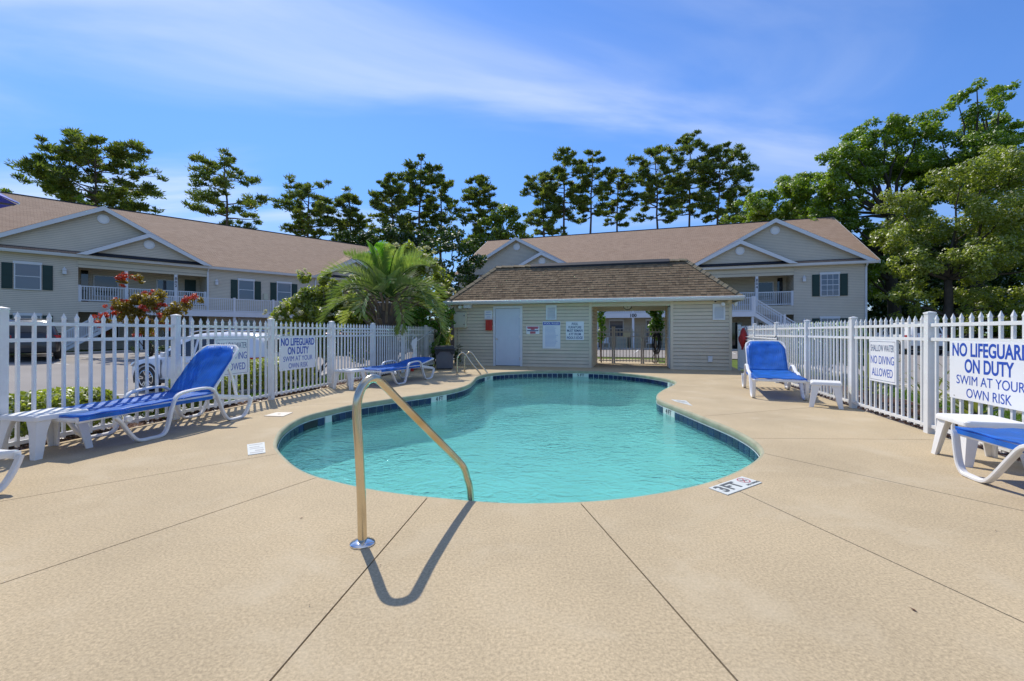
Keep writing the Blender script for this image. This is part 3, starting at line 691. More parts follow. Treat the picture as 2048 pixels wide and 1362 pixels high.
fence_sign('shallow_water_sign', 'fully visible white SHALLOW WATER NO DIVING ALLOWED sign before the yuccas', FR_P, FR_T, aR0, aR1, .475, 1.045, shal_rows(.475, 1.045), True)
aR0 = line_a(FR_P, FR_T, 1906)
fence_sign('lifeguard_sign', 'large NO LIFEGUARD ON DUTY sign on the fence behind the white side table', FR_P, FR_T, aR0, aR0+1.04, .46, 1.05, life_rows(.46, 1.05))
# ================================================================ pool house (its own frame: x along the front, y into the house)
def phx(px): k = (px-CX)/F_PX; return (k*PH_O.y - PH_O.x)/(PH_U.x - k*PH_U.y)
def phz(px, py): y = PH_O.y + PH_U.y*phx(px); return CAM_H - (py-HZ)/F_PX*y
PW, PD = 8.9, 2.3
EAVE = 2.16
house = thing('pool_house', 'small tan lap sided pool house with brown hip roof and open passage', 'pool house', (PH_O.x, PH_O.y, 0), PH_A)
xa, xb = phx(1183), phx(1341)            # the passage
xd0, xd1 = phx(987), phx(1045)           # door frame
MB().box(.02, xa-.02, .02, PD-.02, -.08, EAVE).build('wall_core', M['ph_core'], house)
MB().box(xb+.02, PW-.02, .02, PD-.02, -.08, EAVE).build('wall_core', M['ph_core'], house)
def plank_run(x0, x1, z0=0.0, z1=EAVE-.02, side=None, y=0.0):
    n = int((z1-z0)/0.111)
    for k in range(n+1):
        a = z0 + k*0.111; b = min(a+0.111, z1)
        if b-a < .02: continue
        if side is None:      # front: lower lip stands proud
            mb = MB(); mb.prism([(y-.026, a), (y-.008, b-.011), (y+.018, b-.011), (y+.018, a)], x0, x1, 'yz')
        else:
            X, y0, y1 = side; s = -1 if X[1] < 0 else 1; mb = MB(); mb.prism([(X[0]+s*.026, a), (X[0]+s*.008, b-.011), (X[0]-s*.018, b-.011), (X[0]-s*.018, a)], y0, y1, 'xz')
        mb.build('siding_board', M['ph_siding'], house)
plank_run(.055, xd0); plank_run(xd1, xa-.08); plank_run(xd0, xd1, phz(1016, 612)+.01)
plank_run(xb+.08, PW-.055)
plank_run(0, 0, side=((0, -1), .05, PD)); plank_run(0, 0, side=((PW, 1), .05, PD))
plank_run(0, 0, side=((xb, -1), .95, PD)); plank_run(0, 0, side=((xa, 1), .08, PD))
for x0, x1 in ((-.02,.055),(xa-.08,xa+.004),(xb-.004,xb+.08),(PW-.055,PW+.02)): MB().box(x0, x1, -.03, .06, -.02, EAVE-.02).build('corner_board', M['ph_siding'], house)
MB().box(xa-.02, xb+.02, .0, .10, 1.98, EAVE).build('passage_header', M['cream_trim'], house)
MB().box(xa-.02, xb+.02, PD-.12, PD-.02, 1.93, EAVE).build('passage_header', M['cream_trim'], house)
MB().box(xa, xb, .10, PD-.12, 2.10, 2.15).build('passage_ceiling', M['cream_trim'], house)
MB().box(xa, xb, PD-.02, PD+.02, -.02, .004).build('threshold', M['kerb'], house)
# storeroom door in the passage wall
d = MB().box(xb-.03, xb-.006, .10, .92, .02, 1.95).build('passage_door', M['door_white'], house); MB().lathe([(.02,0),(.03,.03),(.02,.05)], 12, (xb-.03-.05, .2, .98), 'x').build('door_knob', M['chrome'], d)
# white door
zt = phz(1016, 612)
MB().box(xd0, xd0+.075, -.04, .03, 0, zt).box(xd1-.075, xd1, -.04, .03, 0, zt).box(xd0+.075, xd1-.075, -.04, .03, zt-.08, zt).build('door_frame', M['white_trim'], house)
dr = MB().box(xd0+.085, xd1-.085, -.012, .02, .02, zt-.09).build('door', M['door_white'], house)
mb = MB(); dw0, dw1 = xd0+.085, xd1-.085; w = (dw1-dw0)
for cx_ in (.29, .71):
    for z0_, z1_ in ((.12,.55),(.66,1.25),(1.36,1.72)):
        for q in ((-.12,-.105,z0_,z1_),(.105,.12,z0_,z1_),(-.105,.105,z0_,z0_+.015),(-.105,.105,z1_-.015,z1_)):
            mb.box(dw0+w*cx_+q[0], dw0+w*cx_+q[1], -.016, -.0115, q[2], q[3])
mb.build('door_moulding', M['door_white'], dr)
MB().lathe([(.028,-.012),(.028,-.022),(.012,-.03),(.012,-.05),(.028,-.06),(.03,-.075),(.018,-.088)], 14, (dw0+.05, 0, .92), 'y').build('door_knob', M['chrome'], dr, smooth=True)
for zz in (.25, 1.0, 1.7): MB().box(dw1-.006, dw1+.008, -.03, -.01, zz-.05, zz+.05).build('hinge', M['chrome'], dr)
# roof
OH = .27
ex0, ex1, ey0, ey1 = -OH, PW+OH, -OH, PD+OH
RD = (ey1-ey0)/2; RIDGE = EAVE + 1.40; yr = (ey0+ey1)/2
E0 = EAVE+.05
rx0, rx1 = ex0+RD*1.02, ex1-RD*1.0
mb = MB(); mb.add([(ex0,ey0,E0),(ex1,ey0,E0),(ex1,ey1,E0),(ex0,ey1,E0),(rx0,yr,RIDGE),(rx1,yr,RIDGE)], [(0,1,5,4),(1,2,5),(2,3,4,5),(3,0,4)]); 
M['ph_roof'] = pm('pool_house_shingle_base', (0.15,0.11,0.075), 0.95, 0.2, 6, 0.4, 40)
mb.build('roof_deck', M['ph_roof'], house)
def shingles():
    m, nt, b, L = newmat('pool_house_shingles'); b.inputs['Roughness'].default_value = 0.95; b.inputs['Specular IOR Level'].default_value = 0.15
    at = N(nt, 'ShaderNodeAttribute'); at.attribute_name = 'tint'; cr = N(nt, 'ShaderNodeValToRGB'); L(at.outputs['Fac'], cr.inputs[0])
    cr.color_ramp.elements[0].color = (0.155,0.11,0.068,1); cr.color_ramp.elements[1].color = (0.25,0.182,0.112,1); e = cr.color_ramp.elements.new(.3); e.color = (0.20,0.142,0.088,1)
    tc = N(nt, 'ShaderNodeTexCoord'); n = N(nt, 'ShaderNodeTexNoise', inp={'Scale': 2.0, 'Detail': 6.0, 'Roughness': 0.7}); L(tc.outputs['Object'], n.inputs['Vector'])
    mr = N(nt, 'ShaderNodeMapRange'); L(n.outputs[0], mr.inputs[0]); mr.inputs[3].default_value = .7; mr.inputs[4].default_value = 1.3
    vm = N(nt, 'ShaderNodeVectorMath', operation='SCALE'); L(cr.outputs[0], vm.inputs[0]); L(mr.outputs[0], vm.inputs['Scale']); L(vm.outputs[0], b.inputs['Base Color'])
    n2 = N(nt, 'ShaderNodeTexNoise', inp={'Scale': 90.0}); L(tc.outputs['Object'], n2.inputs['Vector']); bp = N(nt, 'ShaderNodeBump', inp={'Strength': .5, 'Distance': .01}); L(n2.outputs[0], bp.inputs['Height']); L(bp.outputs[0], b.inputs['Normal'])
    M['shingle'] = m
    def face(A, B, C, D):     # A-B eave, D-C ridge (left, right)
        A, B, C, D = map(Vector, (A, B, C, D)); nrm = (B-A).cross(D-A).normalized(); 
        if nrm.z < 0: nrm = -nrm
        n = 16; vs = []; fs = []; ti = []
        for r in range(n):
            t0, t1 = r/n, min(1.0, (r+1.25)/n); l0, r0 = A.lerp(D, t0), B.lerp(C, t0); l1, r1 = A.lerp(D, t1), B.lerp(C, t1)
            W_ = (r0-l0).length; W1 = max(1e-3, (r1-l1).length); 
            ux = (B-A).normalized(); x = random.uniform(-.1, 0); 
            o0 = (l0-A).dot(ux); o1 = (l1-A).dot(ux); e1 = (r1-A).dot(ux)
            up = (D-A) - ux*((D-A).dot(ux)); 
            while x < W_:
                w = random.choice((.09,.11,.13,.16)); a, b_ = max(0, x), min(W_, x+w-.004); x += w
                if b_-a < .01: continue
                pa, pb = A+ux*(o0+a)+up*t0, A+ux*(o0+b_)+up*t0
                qa, qb = A+ux*min(max(o0+a, o1), e1)+up*t1, A+ux*max(min(o0+b_, e1), o1)+up*t1
                h = .013+random.random()*.01; k = len(vs)
                vs += [pa+nrm*h, pb+nrm*h, qb+nrm*.004, qa+nrm*.004, pa, pb]
                fs += [(k,k+1,k+2,k+3),(k+4,k+5,k+1,k),(k+4,k,k+3),(k+5,k+2,k+1)]; ti += [random.random()]*6
        return vs, fs, ti
    V, Fc, T = [], [], []
    for q in (((ex0,ey0,E0),(ex1,ey0,E0),(rx1,yr,RIDGE),(rx0,yr,RIDGE)), ((ex1,ey1,E0),(ex0,ey1,E0),(rx0,yr,RIDGE),(rx1,yr,RIDGE)),
              ((ex1,ey0,E0),(ex1,ey1,E0),(rx1,yr,RIDGE),(rx1,yr,RIDGE)), ((ex0,ey1,E0),(ex0,ey0,E0),(rx0,yr,RIDGE),(rx0,yr,RIDGE))):
        v, f, t = face(*q); b_ = len(V); V += v; Fc += [[i+b_ for i in x] for x in f]; T += t
    mb = MB(); mb.add(V, Fc); me = mb.mesh('shingles'); me.materials.append(m)
    a = me.attributes.new('tint', 'FLOAT', 'POINT'); a.data.foreach_set('value', T)
    tag(link('shingles', me, house), kind='stuff')
    # hip and ridge caps, piece by piece
    def caps(p, q, n, w=.26):
        p, q = Vector(p), Vector(q); d = (q-p)/n; h = Vector((d.y, -d.x, 0)).normalized()
        for k in range(n):
            a, b_ = p+d*k, p+d*(k+1.12); l = .03+.008*(k % 2); mb = MB(); dz = Vector((0,0,1))
            s = w/2; drop = Vector((0,0,-s*.55))
            mb.add([a-h*s+drop+dz*l, a+dz*(l+.012), a+h*s+drop+dz*l, b_-h*s+drop+dz*(l-.02), b_+dz*(l-.01), b_+h*s+drop+dz*(l-.02), a-h*s+drop, a, a+h*s+drop], [(0,1,4,3),(1,2,5,4),(6,7,1,0),(7,8,2,1)])
            mb.build('ridge_cap', M['cap'], house)
    M['cap'] = pm('ridge_cap_shingle', (0.205,0.165,0.105), 0.95, 0.2, 8, 0.4, 60, rnd=0.18, stain=(0.13,0.14,0.07,0.5), stain_s=4)
    for p, q in (((ex0,ey0,E0),(rx0,yr,RIDGE)),((ex1,ey0,E0),(rx1,yr,RIDGE)),((ex0,ey1,E0),(rx0,yr,RIDGE)),((ex1,ey1,E0),(rx1,yr,RIDGE))): caps(p, q, 13)
    caps((rx0,yr,RIDGE),(rx1,yr,RIDGE), 30)
shingles()
MB().prism([(yr-.15,RIDGE-.14),(yr-.17,RIDGE-.055),(yr,RIDGE+.06),(yr+.17,RIDGE-.055),(yr+.15,RIDGE-.14)], phx(1028)+.35, phx(1320)+.35, 'yz').build('ridge_vent', M['apt_dark'], house)
# gutter, soffit
gz0, gz1 = EAVE-.06, EAVE+.06
MB().prism([(ey0-.10,gz1),(ey0-.115,gz1-.01),(ey0-.10,gz0+.05),(ey0-.05,gz0),(ey0,gz0),(ey0,gz1-.015),(ey0-.09,gz1-.015)], ex0-.03, ex1+.03, 'yz').build('gutter', M['white_trim'], house)
MB().box(ex0-.04, ex0, ey0, ey1, gz0, gz1).box(ex1, ex1+.04, ey0, ey1, gz0, gz1).box(ex0, ex1, ey1, ey1+.04, gz0, gz1).build('fascia', M['white_trim'], house)
MB().box(ex0, ex1, ey0, -.024, gz0+.01, gz0+.025).build('soffit', M['cream_trim'], house)
# things fixed to the front
def louvre(px0, px1, py0, py1):
    x0, x1 = phx(px0), phx(px1); z1, z0 = phz(px0, py0), phz(px0, py1)
    v = MB().box(x0, x0+.05, -.05, -.02, z0, z1).box(x1-.05, x1, -.05, -.02, z0, z1).box(x0+.05, x1-.05, -.05, -.02, z0, z0+.05).box(x0+.05, x1-.05, -.05, -.02, z1-.08, z1).build('vent_frame', M['white_trim'], house)
    MB().box(x0+.05, x1-.05, -.0215, -.019, z0+.05, z1-.08).build('vent_backing', M['grey_bin'], v)
    n = 8
    for k in range(n):
        z = z0+.05+(z1-z0-.13)*(k+.1)/n; MB().prism([(-.046,z),(-.042,z+.006),(-.022,z+.045),(-.022,z+.037)], x0+.05, x1-.05, 'yz').build('vent_slat', M['white_trim'], v)
louvre(1092.5, 1113.5, 610, 640); louvre(1425, 1450, 608, 640)
def wall_box(name, label, cat, px0, px1, py0, py1, dep, mat, y0=-.022):
    x0, x1 = phx(px0), phx(px1); z1, z0 = phz(px0, py0), phz(px0, py1); cx_ = (x0+x1)/2; o = ph(cx_, y0)
    t = thing(name, label, cat, (o.x, o.y, z0), PH_A); MB().box(-(x1-x0)/2, (x1-x0)/2, -dep, 0, 0, z1-z0).build('case', mat, t, bevel=.006)
    return t, (x1-x0)/2, z1-z0
t, w, h = wall_box('control_box', 'cream electrical cabinet with two black latches on the pool house wall', 'cabinet', 912, 935, 626, 655, .16, M['box_cream'])
MB().box(-w-.006, w+.006, -.175, -.161, -.006, h+.006).build('cover', M['box_cream'], t, bevel=.004)
for z in (h*.2, h*.8): MB().lathe([(.018,-.176),(.018,-.19)], 10, (w-.05, 0, z), 'y').build('latch', M['black'], t)
MB().tube([(-.08,-.06,0),(-.08,-.05,-phz(912,655)+.02)], .018, 8).build('conduit', M['ph_siding'], t)
t, w, h = wall_box('timer_box', 'small white box under the gutter above the cream cabinet', 'box', 932, 945.5, 602, 617, .2, M['white_trim'], -.03); 
MB().box(-w-.004, w+.004, -.21, -.2, .01, h-.01).build('cover', M['white_trim'], t); MB().lathe([(.012,-.03),(.012,0)], 8, (-.03,-.1,0)).build('cable_gland', M['black'], t)
t, w, h = wall_box('notice', 'small white notice above the red box left of the white door', 'sign', 969.5, 985, 621, 638.5, .008, M['sign'])
mb = MB()
for z, a in ((.8,.6),(.52,.75),(.25,.5)): mb.box(-w*a, w*a, -.0095, -.0082, h*z-.014, h*z+.014)
mb.build('print_line', M['ink_faint'], t)
t, w, h = wall_box('safety_box', 'red ribbed box on the wall left of the white door', 'box', 973, 985.5, 640, 661, .09, M['red'])
for x in (-.5, 0, .5): MB().box(w*x-.015, w*x+.015, -.105, -.09, .02, h-.02).build('rib', M['red'], t)
t, w, h = wall_box('warning_notice', 'small landscape notice with red print between the door and pool rules', 'sign', 1053, 1079, 652, 668, .008, M['sign'])
for z, a, mt in ((.86,.88,'ink_red'),(.72,.8,'ink_red'),(.58,.3,'ink_red'),(.42,.86,'ink_navy'),(.25,.42,'ink_red'),(.11,.42,'ink_red')):
    MB().box(-w*a, w*a, -.0095, -.0082, h*z-.016, h*z+.016).build('print_line', M[mt], t)
t, w, h = wall_box('pool_rules_board', 'tall white POOL RULES board with blue heading under the louvre', 'sign', 1085.5, 1121, 643, 697, .012, M['sign'])
MB().box(-w*.94, w*.94, -.0135, -.0122, h*.865, h*.975).build('heading_band', M['ink_blue'], t)
text('POOL RULES', h*.095, M['sign'], t, wall_m(0, -.0145, h*.92), width=w*1.65, bold=.002)
for k in range(17):
    a = random.uniform(.55,.8); z = h*(.80-.044*k); MB().box(-w*.72, -w*.72+w*a*1.85, -.0135, -.0122, z-.008, z+.006).build('print_line', M['ink_faint'], t)
t, w, h = wall_box('furniture_notice', 'square white POOL FURNITURE MUST REMAIN notice beside the passage', 'sign', 1132, 1168, 643, 680, .008, M['sign'])
for z, s, wd in ((.86,'POOL',.7),(.68,'FURNITURE',1.45),(.5,'MUST REMAIN',1.75),(.31,'4 FT FROM',1.35),(.12,"POOL'S EDGE",1.75)): text(s, h*.18, M['ink_navy'], t, wall_m(0, -.0095, h*z), width=w*wd, bold=.002, shear=.15)
t, w, h = wall_box('outlet_cover', 'small white outlet cover low on the wall right of the passage', 'outlet', 1415.5, 1424.5, 712, 724, .05, M['white_trim']); MB().box(-w*.7, w*.7, -.06, -.05, h*.1, h*.9).build('flap', M['white_trim'], t)
def floodlight(px, py, label):
    x = phx(px); z = phz(px, py); o = ph(x, -.03); t = thing('floodlight', label, 'lamp', (o.x, o.y, z), PH_A)
    MB().lathe([(.05,0),(.05,-.03)], 12, (0,0,.04), 'y').build('base_plate', M['cream_trim'], t)
    for s in (-1, 1):
        h_ = MB().lathe([(.02,0),(.03,-.05),(.065,-.12),(.068,-.15)], 14, (0,0,0), 'y').build('lamp_head', M['cream_trim'], t, smooth=True); h_.location = (s*.09, -.02, .0); h_.rotation_euler = (radians(18), 0, s*radians(38))
        MB().lathe([(.06,-.151),(.055,-.156)], 14, (0,0,0), 'y').build('lens', M['sign'], h_)
floodlight(914, 612, 'twin floodlight under the eave above the cream cabinet'); floodlight(1457, 606, 'twin floodlight at the eave corner beyond the right louvre')
def dome(px, py, label):
    x = phx(px); z = phz(px, py); o = ph(x, -.08); t = thing('security_camera', label, 'camera', (o.x, o.y, z), PH_A)
    MB().lathe([(.05,.05),(.055,.02),(.05,0)], 14).build('housing', M['white_trim'], t, smooth=True); MB().lathe([(.035,0),(.03,-.025),(.012,-.04)], 12).build('eye', M['black'], t, smooth=True)
dome(957, 607, 'small dome camera under the gutter left of the white door'); dome(1430, 602, 'small dome camera under the gutter above the right louvre')
o = ph(phx(1255), .4); t = thing('wall_clock', 'round dark rimmed clock hanging in the passage', 'clock', (o.x, o.y, 2.02), PH_A)
MB().lathe([(.13,0),(.13,-.02)], 24, (0,0,0), 'y').build('face', M['cream_trim'], t); mb = MB(); n = 28
mb.tube([(0.135*cos(2*pi*k/n), -.02, .135*sin(2*pi*k/n)) for k in range(n+1)], .014, 8, False); mb.build('rim', M['bark'], t, smooth=True)
for a, l in ((40, .06), (-100, .09)): MB().bar((0,-.023,0), (l*cos(radians(a)),-.023,l*sin(radians(a))), .008, .002, (0,1,0)).build('hand', M['black'], t)
# gate across the back of the passage
gate = thing('passage_gate', 'beige picket gate closing the passage through the pool house', 'gate', ph(0, PD+.10), PH_A)
gpk = picket_mesh(M['gate'], 1.30, .011, .05); g0, g1 = xa+.05, xb-.05
gx = [g0, g0+(g1-g0)*.235, g0+(g1-g0)*.68, g1]
for i, x in enumerate(gx[1:3]):
    for dx in (-.035, .035): MB().box(x+dx-.03, x+dx+.03, -.03, .03, 0, 1.36).build('post', M['gate'], gate)
for i in range(3):
    a, b = gx[i]+(.07 if i else 0), gx[i+1]-(.07 if i < 2 else 0)
    for z in (1.16, .99, .10): MB().box(a, b, -.015, .015, z-.02, z+.02).build('rail', M['gate'], gate)
    n = int((b-a)/.125)
    for k in range(n+1): link('picket', gpk, gate, (a+(b-a)*(k+.5)/(n+1), 0, 0))
MB().box(gx[1]+.36, gx[1]+.6, -.05, .03, .98, 1.14).build('lock_box', M['box_cream'], gate)
# hose hung on the right side of the gate
o = ph(xb-.32, PD-.06); t = thing('garden_hose', 'black hose hanging in loops at the right end of the passage gate', 'hose', (o.x, o.y, 0), PH_A)
mb = MB()
for k in range(7):
    r = .10+.03*random.random(); c = random.uniform(-.05,.05); zt_ = 1.12; zb = random.uniform(.35,.6)
    pts = [(c+r*sin(2*pi*j/18), random.uniform(-.05,.0), (zt_+zb)/2+(zt_-zb)/2*cos(2*pi*j/18)) for j in range(19)]; mb.tube(pts, .014, 6)
mb.build('hose_coil', M['black'], t, smooth=True)
MB().tube([(.0,0,.55),(-.08,-.02,.35),(-.14,-.03,.18),(-.10,-.03,.05),(.02,-.03,.04),(.08,-.02,.2),(.04,0,.5)], .014, 6).build('hose_tail', M['black'], t, smooth=True)
MB().box(-.06,.06,-.02,.06,1.08,1.14).build('hook', M['black'], t)
# ================================================================ apartment blocks
def railing(mb, p, q, h=.98, gap=.125, newel=True, bw=.035):
    p, q = Vector(p), Vector(q); L_ = (q-p).length; d = (q-p)/L_
    for z in (h, .1): mb.bar(p+Vector((0,0,z)), q+Vector((0,0,z)), .07, .06)
    n = int(L_/gap)
    for k in range(1, n): 
        c = p+d*(L_*k/n); mb.bar(c+Vector((0,0,.1)), c+Vector((0,0,h-.02)), bw, bw, (1,0,0))
def apartment(label, origin, rz, mir, nums, fascia_no, zb, gable2=True):
    sg = -1 if mir else 1
    b = thing('apartment_building', label, 'building', (origin.x, origin.y, zb), rz)
    L_ = 31.0; DPT = 17.2; EV = 6.1-zb*0; W2 = 3.2; WK = 2.7
    mk = lambda: MB(mir)
    def part(mb, name, mat, par=None, **kw): return mb.build(name, mat, par or b, **kw)
    # walls: end blocks, recessed porches, middle block
    top = 6.0
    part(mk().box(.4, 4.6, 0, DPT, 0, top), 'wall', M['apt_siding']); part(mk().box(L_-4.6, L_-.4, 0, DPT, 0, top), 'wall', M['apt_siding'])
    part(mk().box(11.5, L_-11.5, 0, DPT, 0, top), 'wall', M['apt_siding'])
    for x0, x1 in ((4.6, 11.5), (L_-11.5, L_-4.6)):
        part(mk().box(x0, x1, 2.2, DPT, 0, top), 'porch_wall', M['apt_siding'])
        part(mk().box(x0, x1, 0, 2.2, 2.55, W2), 'porch_floor', M['apt_siding']); part(mk().box(x0, x1, .02, 2.2, 5.7, 5.98), 'porch_ceiling', M['apt_cream'])
        part(mk().box(x0, x1, -.02, .14, 5.35, 5.98), 'porch_beam', M['apt_cream'])
        m = (x0+x1)/2
        for k, xx in enumerate((x0+.34*(x1-x0), x0+.73*(x1-x0))):
            part(mk().box(xx-.09, xx+.09, .0, .18, W2, 5.35), 'post', M['apt_trim'])
            part(mk().box(xx-.09, xx+.09, .02, .2, 0, 2.55), 'post', M['apt_trim'])
            if nums and x0 < 6:
                for j, ch in enumerate(nums[k]): text(ch, .26, M['ink_black'], b, wall_m(sg*xx, -.004, 5.05-.25*j), 'number', bold=.006)
        mb = mk(); railing(mb, (x0+.05, .09, W2), (x1-.05, .09, W2)); part(mb, 'porch_railing', M['apt_trim'])
        for xx in (x0+.08, x1-.08): part(mk().box(xx-.07, xx+.07, .03, .16, W2, W2+1.05), 'newel', M['apt_trim'])
        # porch windows and doors
        for xx, w_, pn in ((x0+1.5, 1.15, 'dark_pane'), (x1-2.0, 1.15, 'pane')):
            f = part(mk().box(xx-w_/2-.08, xx+w_/2+.08, 2.14, 2.21, W2+.5, W2+1.95), 'window', M['apt_trim']); part(mk().box(xx-w_/2, xx+w_/2, 2.12, 2.139, W2+.58, W2+1.87), 'pane', M[pn], f)
        d_ = part(mk().box(x1-.95, x1-.25, 2.14, 2.2, W2, W2+2.05), 'door', M['shutter']); part(mk().box(x1-.85, x1-.35, 2.125, 2.139, W2+.95, W2+1.2), 'door_panel', M['dark_pane'], d_)
        part(mk().box(x0+.25, x0+.6, 2.14, 2.2, W2, W2+2.2), 'door', M['dark_pane'])
        for xx in (x0+1.6, x1-1.7):
            f = part(mk().box(xx-.6, xx+.6, 2.14, 2.2, .7, 2.1), 'window', M['apt_trim']); part(mk().box(xx-.52, xx+.52, 2.12, 2.139, .78, 2.02), 'pane', M['dark_pane'], f)
        part(mk().box(m-.45, m+.45, 2.14, 2.2, 0, 2.05), 'door', M['dark_pane'])
    # windows with shutters
    def window(x, z0, z1, shut=True, grid=False, y=0.0):
        w_ = .5
        f = part(mk().box(x-w_-.06, x+w_+.06, y-.07, y+.02, z0-.06, z1).box(x-w_-.10, x+w_+.10, y-.10, y+.02, z1, z1+.14), 'window', M['apt_trim'])
        part(mk().box(x-w_, x+w_, y-.085, y-.072, z0, z1-.02), 'pane', M['pane'], f)
        part(mk().box(x-w_, x+w_, y-.10, y-.086, (z0+z1)/2-.02, (z0+z1)/2+.02), 'meeting_rail', M['apt_trim'], f)
        if grid:
            mb = mk()
            for k in (1, 2): mb.box(x-w_+k*2*w_/3-.012, x-w_+k*2*w_/3+.012, y-.098, y-.0865, z0, z1-.02)
            for k in (1, 3): mb.box(x-w_, x+w_, y-.097, y-.0865, z0+(z1-z0)*k/4-.012, z0+(z1-z0)*k/4+.012)
            part(mb, 'muntin', M['apt_trim'], f)
        if shut:
            for s in (-1, 1):
                c = x+s*(w_+.33); sh = part(mk().box(c-.22, c+.22, y-.05, y+.01, z0-.03, z1+.02), 'shutter', M['shutter'])
                part(mk().box(c-.17, c+.17, y-.062, y-.05, z0+.05, (z0+z1)/2-.04).box(c-.17, c+.17, y-.062, y-.05, (z0+z1)/2+.04, z1-.06), 'shutter_panel', M['shutter'], sh)
    for x in (2.45, L_-2.45): window(x, 3.84, 5.30, grid=mir); window(x, .85, 2.25, grid=mir)
    for x in (14.1, 16.9): window(x, 3.84, 5.27); window(x, .95, 2.2, False)
    for x in (12.6, 18.4): part(mk().box(x-.45, x+.45, -.03, .02, 0, 2.05), 'door', M['dark_pane'])
    part(mk().box(15.35, 15.65, -.12, .02, 3.85, 4.35), 'extinguisher_cabinet', M['box_cream'])
    for x in (4.0, 12.1, L_-12.1, L_-4.0):
        for zz in ((5.0, 1.95) if x in (4.0, L_-4.0) else (4.95,)):
            l = part(mk().box(x-.09, x+.09, -.2, -.03, zz-.15, zz+.1), 'lantern', M['apt_trim']); part(mk().lathe([(.15,.1),(.04,.22),(.02,.3)], 8, (x, -.12, zz)), 'lantern_cap', M['apt_trim'], l); part(mk().box(x-.03, x+.03, -.06, .0, zz-.05, zz+.2), 'bracket', M['apt_trim'], l)
    # gutters, downspouts, corner boards
    part(mk().prism([(-.42,6.02),(-.44,6.1),(-.3,6.1),(-.3,5.93),(-.38,5.93)], -.25, L_+.25, 'yz'), 'gutter', M['apt_trim'])
    part(mk().box(-.05, L_+.05, -.3, 0, 5.93, 5.96), 'soffit', M['apt_cream'])
    for x in (.36, 11.55, L_-11.55, L_-.36): part(mk().box(x-.05, x+.05, -.1, -.01, 0, 5.7).bar((x,-.05,5.7), (x,-.32,5.95), .1, .08, (1,0,0)), 'downspout', M['apt_trim'])
    for x in (4.6, L_-4.6): part(mk().box(x-.06, x+.02, -.02, .06, 0, 5.9), 'corner_board', M['apt_siding'])
    # main roof
    sl = 5.0/9.0; y0 = -.38; yr = y0+9.0
    def rz_(y): return 6.1+(y-y0)*sl
    hd = yr + (yr-y0)
    rf = part(mk().prism([(y0,6.09),(y0,6.13),(yr,11.13),(hd,6.13),(hd,6.09),(yr,11.05)], -.3, L_+.3, 'yz'), 'roof', M['apt_roof'])
    part(mk().box(-.3, L_+.3, yr-.08, yr+.08, 11.10, 11.16), 'ridge_vent', M['apt_dark'], rf)
    for x in (.4, L_-.4): part(mk().prism([(0,6.0),(yr,10.95),(hd-.38,6.0)], x-.02, x+.02, 'yz'), 'gable_end_wall', M['apt_siding'])
    for x in (-.3, L_+.3): part(mk().prism([(y0,5.9),(y0,6.12),(yr,11.12),(hd,6.12),(hd,5.9),(yr,10.88)], x-.03, x+.03, 'yz'), 'rake_board', M['apt_trim'])
    # front gables
    def gable(x0, x1, pk, yf, name='gable'):
        xm = (x0+x1)/2; zp = pk[0]
        w_ = part(mk().prism([(x0+.1,6.05),(x1-.1,6.05),(xm,zp-.12)], yf+.3, yf+.36, 'xz'), 'gable_wall', M['apt_siding'])
        yb = y0 + (zp-6.1)/sl
        part(mk().add([(x0,yf-.05,6.12),(xm,yf-.05,zp+.03),(xm,yb,zp+.03),(x1,yf-.05,6.12)], [(0,1,2),(1,3,2)]).add([(x0,yf-.05,6.06),(xm,yf-.05,zp-.03),(xm,yb,zp-.03),(x1,yf-.05,6.06)], [(0,2,1),(1,2,3)]), 'gable_roof', M['apt_roof'])
        h = .26
        for a in (x0, x1):
            part(mk().prism([(a,6.10),(xm,zp+.02),(xm,zp-h),(a+(h/((zp-6.1)/(xm-a)) if True else 0),6.10)], yf-.06, yf+.02, 'xz'), 'rake_board', M['apt_trim'])
        v = part(mk().lathe([(.30,0),(.30,-.06),(.22,-.06),(.22,-.03)], 24, (xm, yf+.30, zp-.78 if zp > 8.5 else zp-.72), 'y'), 'gable_vent', M['apt_trim'])
        part(mk().lathe([(.21,-.031),(.21,-.036)], 20, (xm, yf+.30, zp-.78 if zp > 8.5 else zp-.72), 'y'), 'vent_louvre', M['sign'], v)
        part(mk().add([(x0+.3,yf-.0,6.11),(x1-.3,yf-.0,6.11),(x1-.55,yf+.3,6.34),(x0+.55,yf+.3,6.34)], [(0,1,2,3)]), 'skirt_flashing', M['apt_dark'])
    gable(-.15, 11.75, (9.35,), -.33); gable(4.5, 11.7, (7.92,), -.62)
    gable(L_-11.75, L_+.15, (9.35,), -.33); gable(L_-11.7, L_-4.5, (7.92,), -.62)
    # walkway, its posts and railing, stairs
    wk0, wk1 = 7.4, L_-7.4
    part(mk().box(wk0, wk1, -1.8, -.02, WK-.12, WK), 'walkway_floor', M['kerb']); part(mk().box(wk0-.02, wk1+.02, -1.86, -1.8, WK-.32, WK+.04), 'walkway_fascia', M['apt_trim'])
    n = 7
    for k in range(n):
        x = wk0+.1+(wk1-wk0-.2)*k/(n-1); part(mk().box(x-.08, x+.08, -1.79, -1.63, 0, WK-.12), 'post', M['apt_trim']); part(mk().box(x-.07, x+.07, -1.8, -1.66, WK, WK+1.08), 'newel', M['apt_trim'])
        if k < n-1:
            x2 = wk0+.1+(wk1-wk0-.2)*(k+1)/(n-1); mb = mk(); railing(mb, (x+.07, -1.73, WK), (x2-.07, -1.73, WK)); part(mb, 'walkway_railing', M['apt_trim'])
    text(fascia_no, .34, M['ink_black'], b, wall_m(sg*15.5, -1.868, WK-.16), 'number', bold=.01)
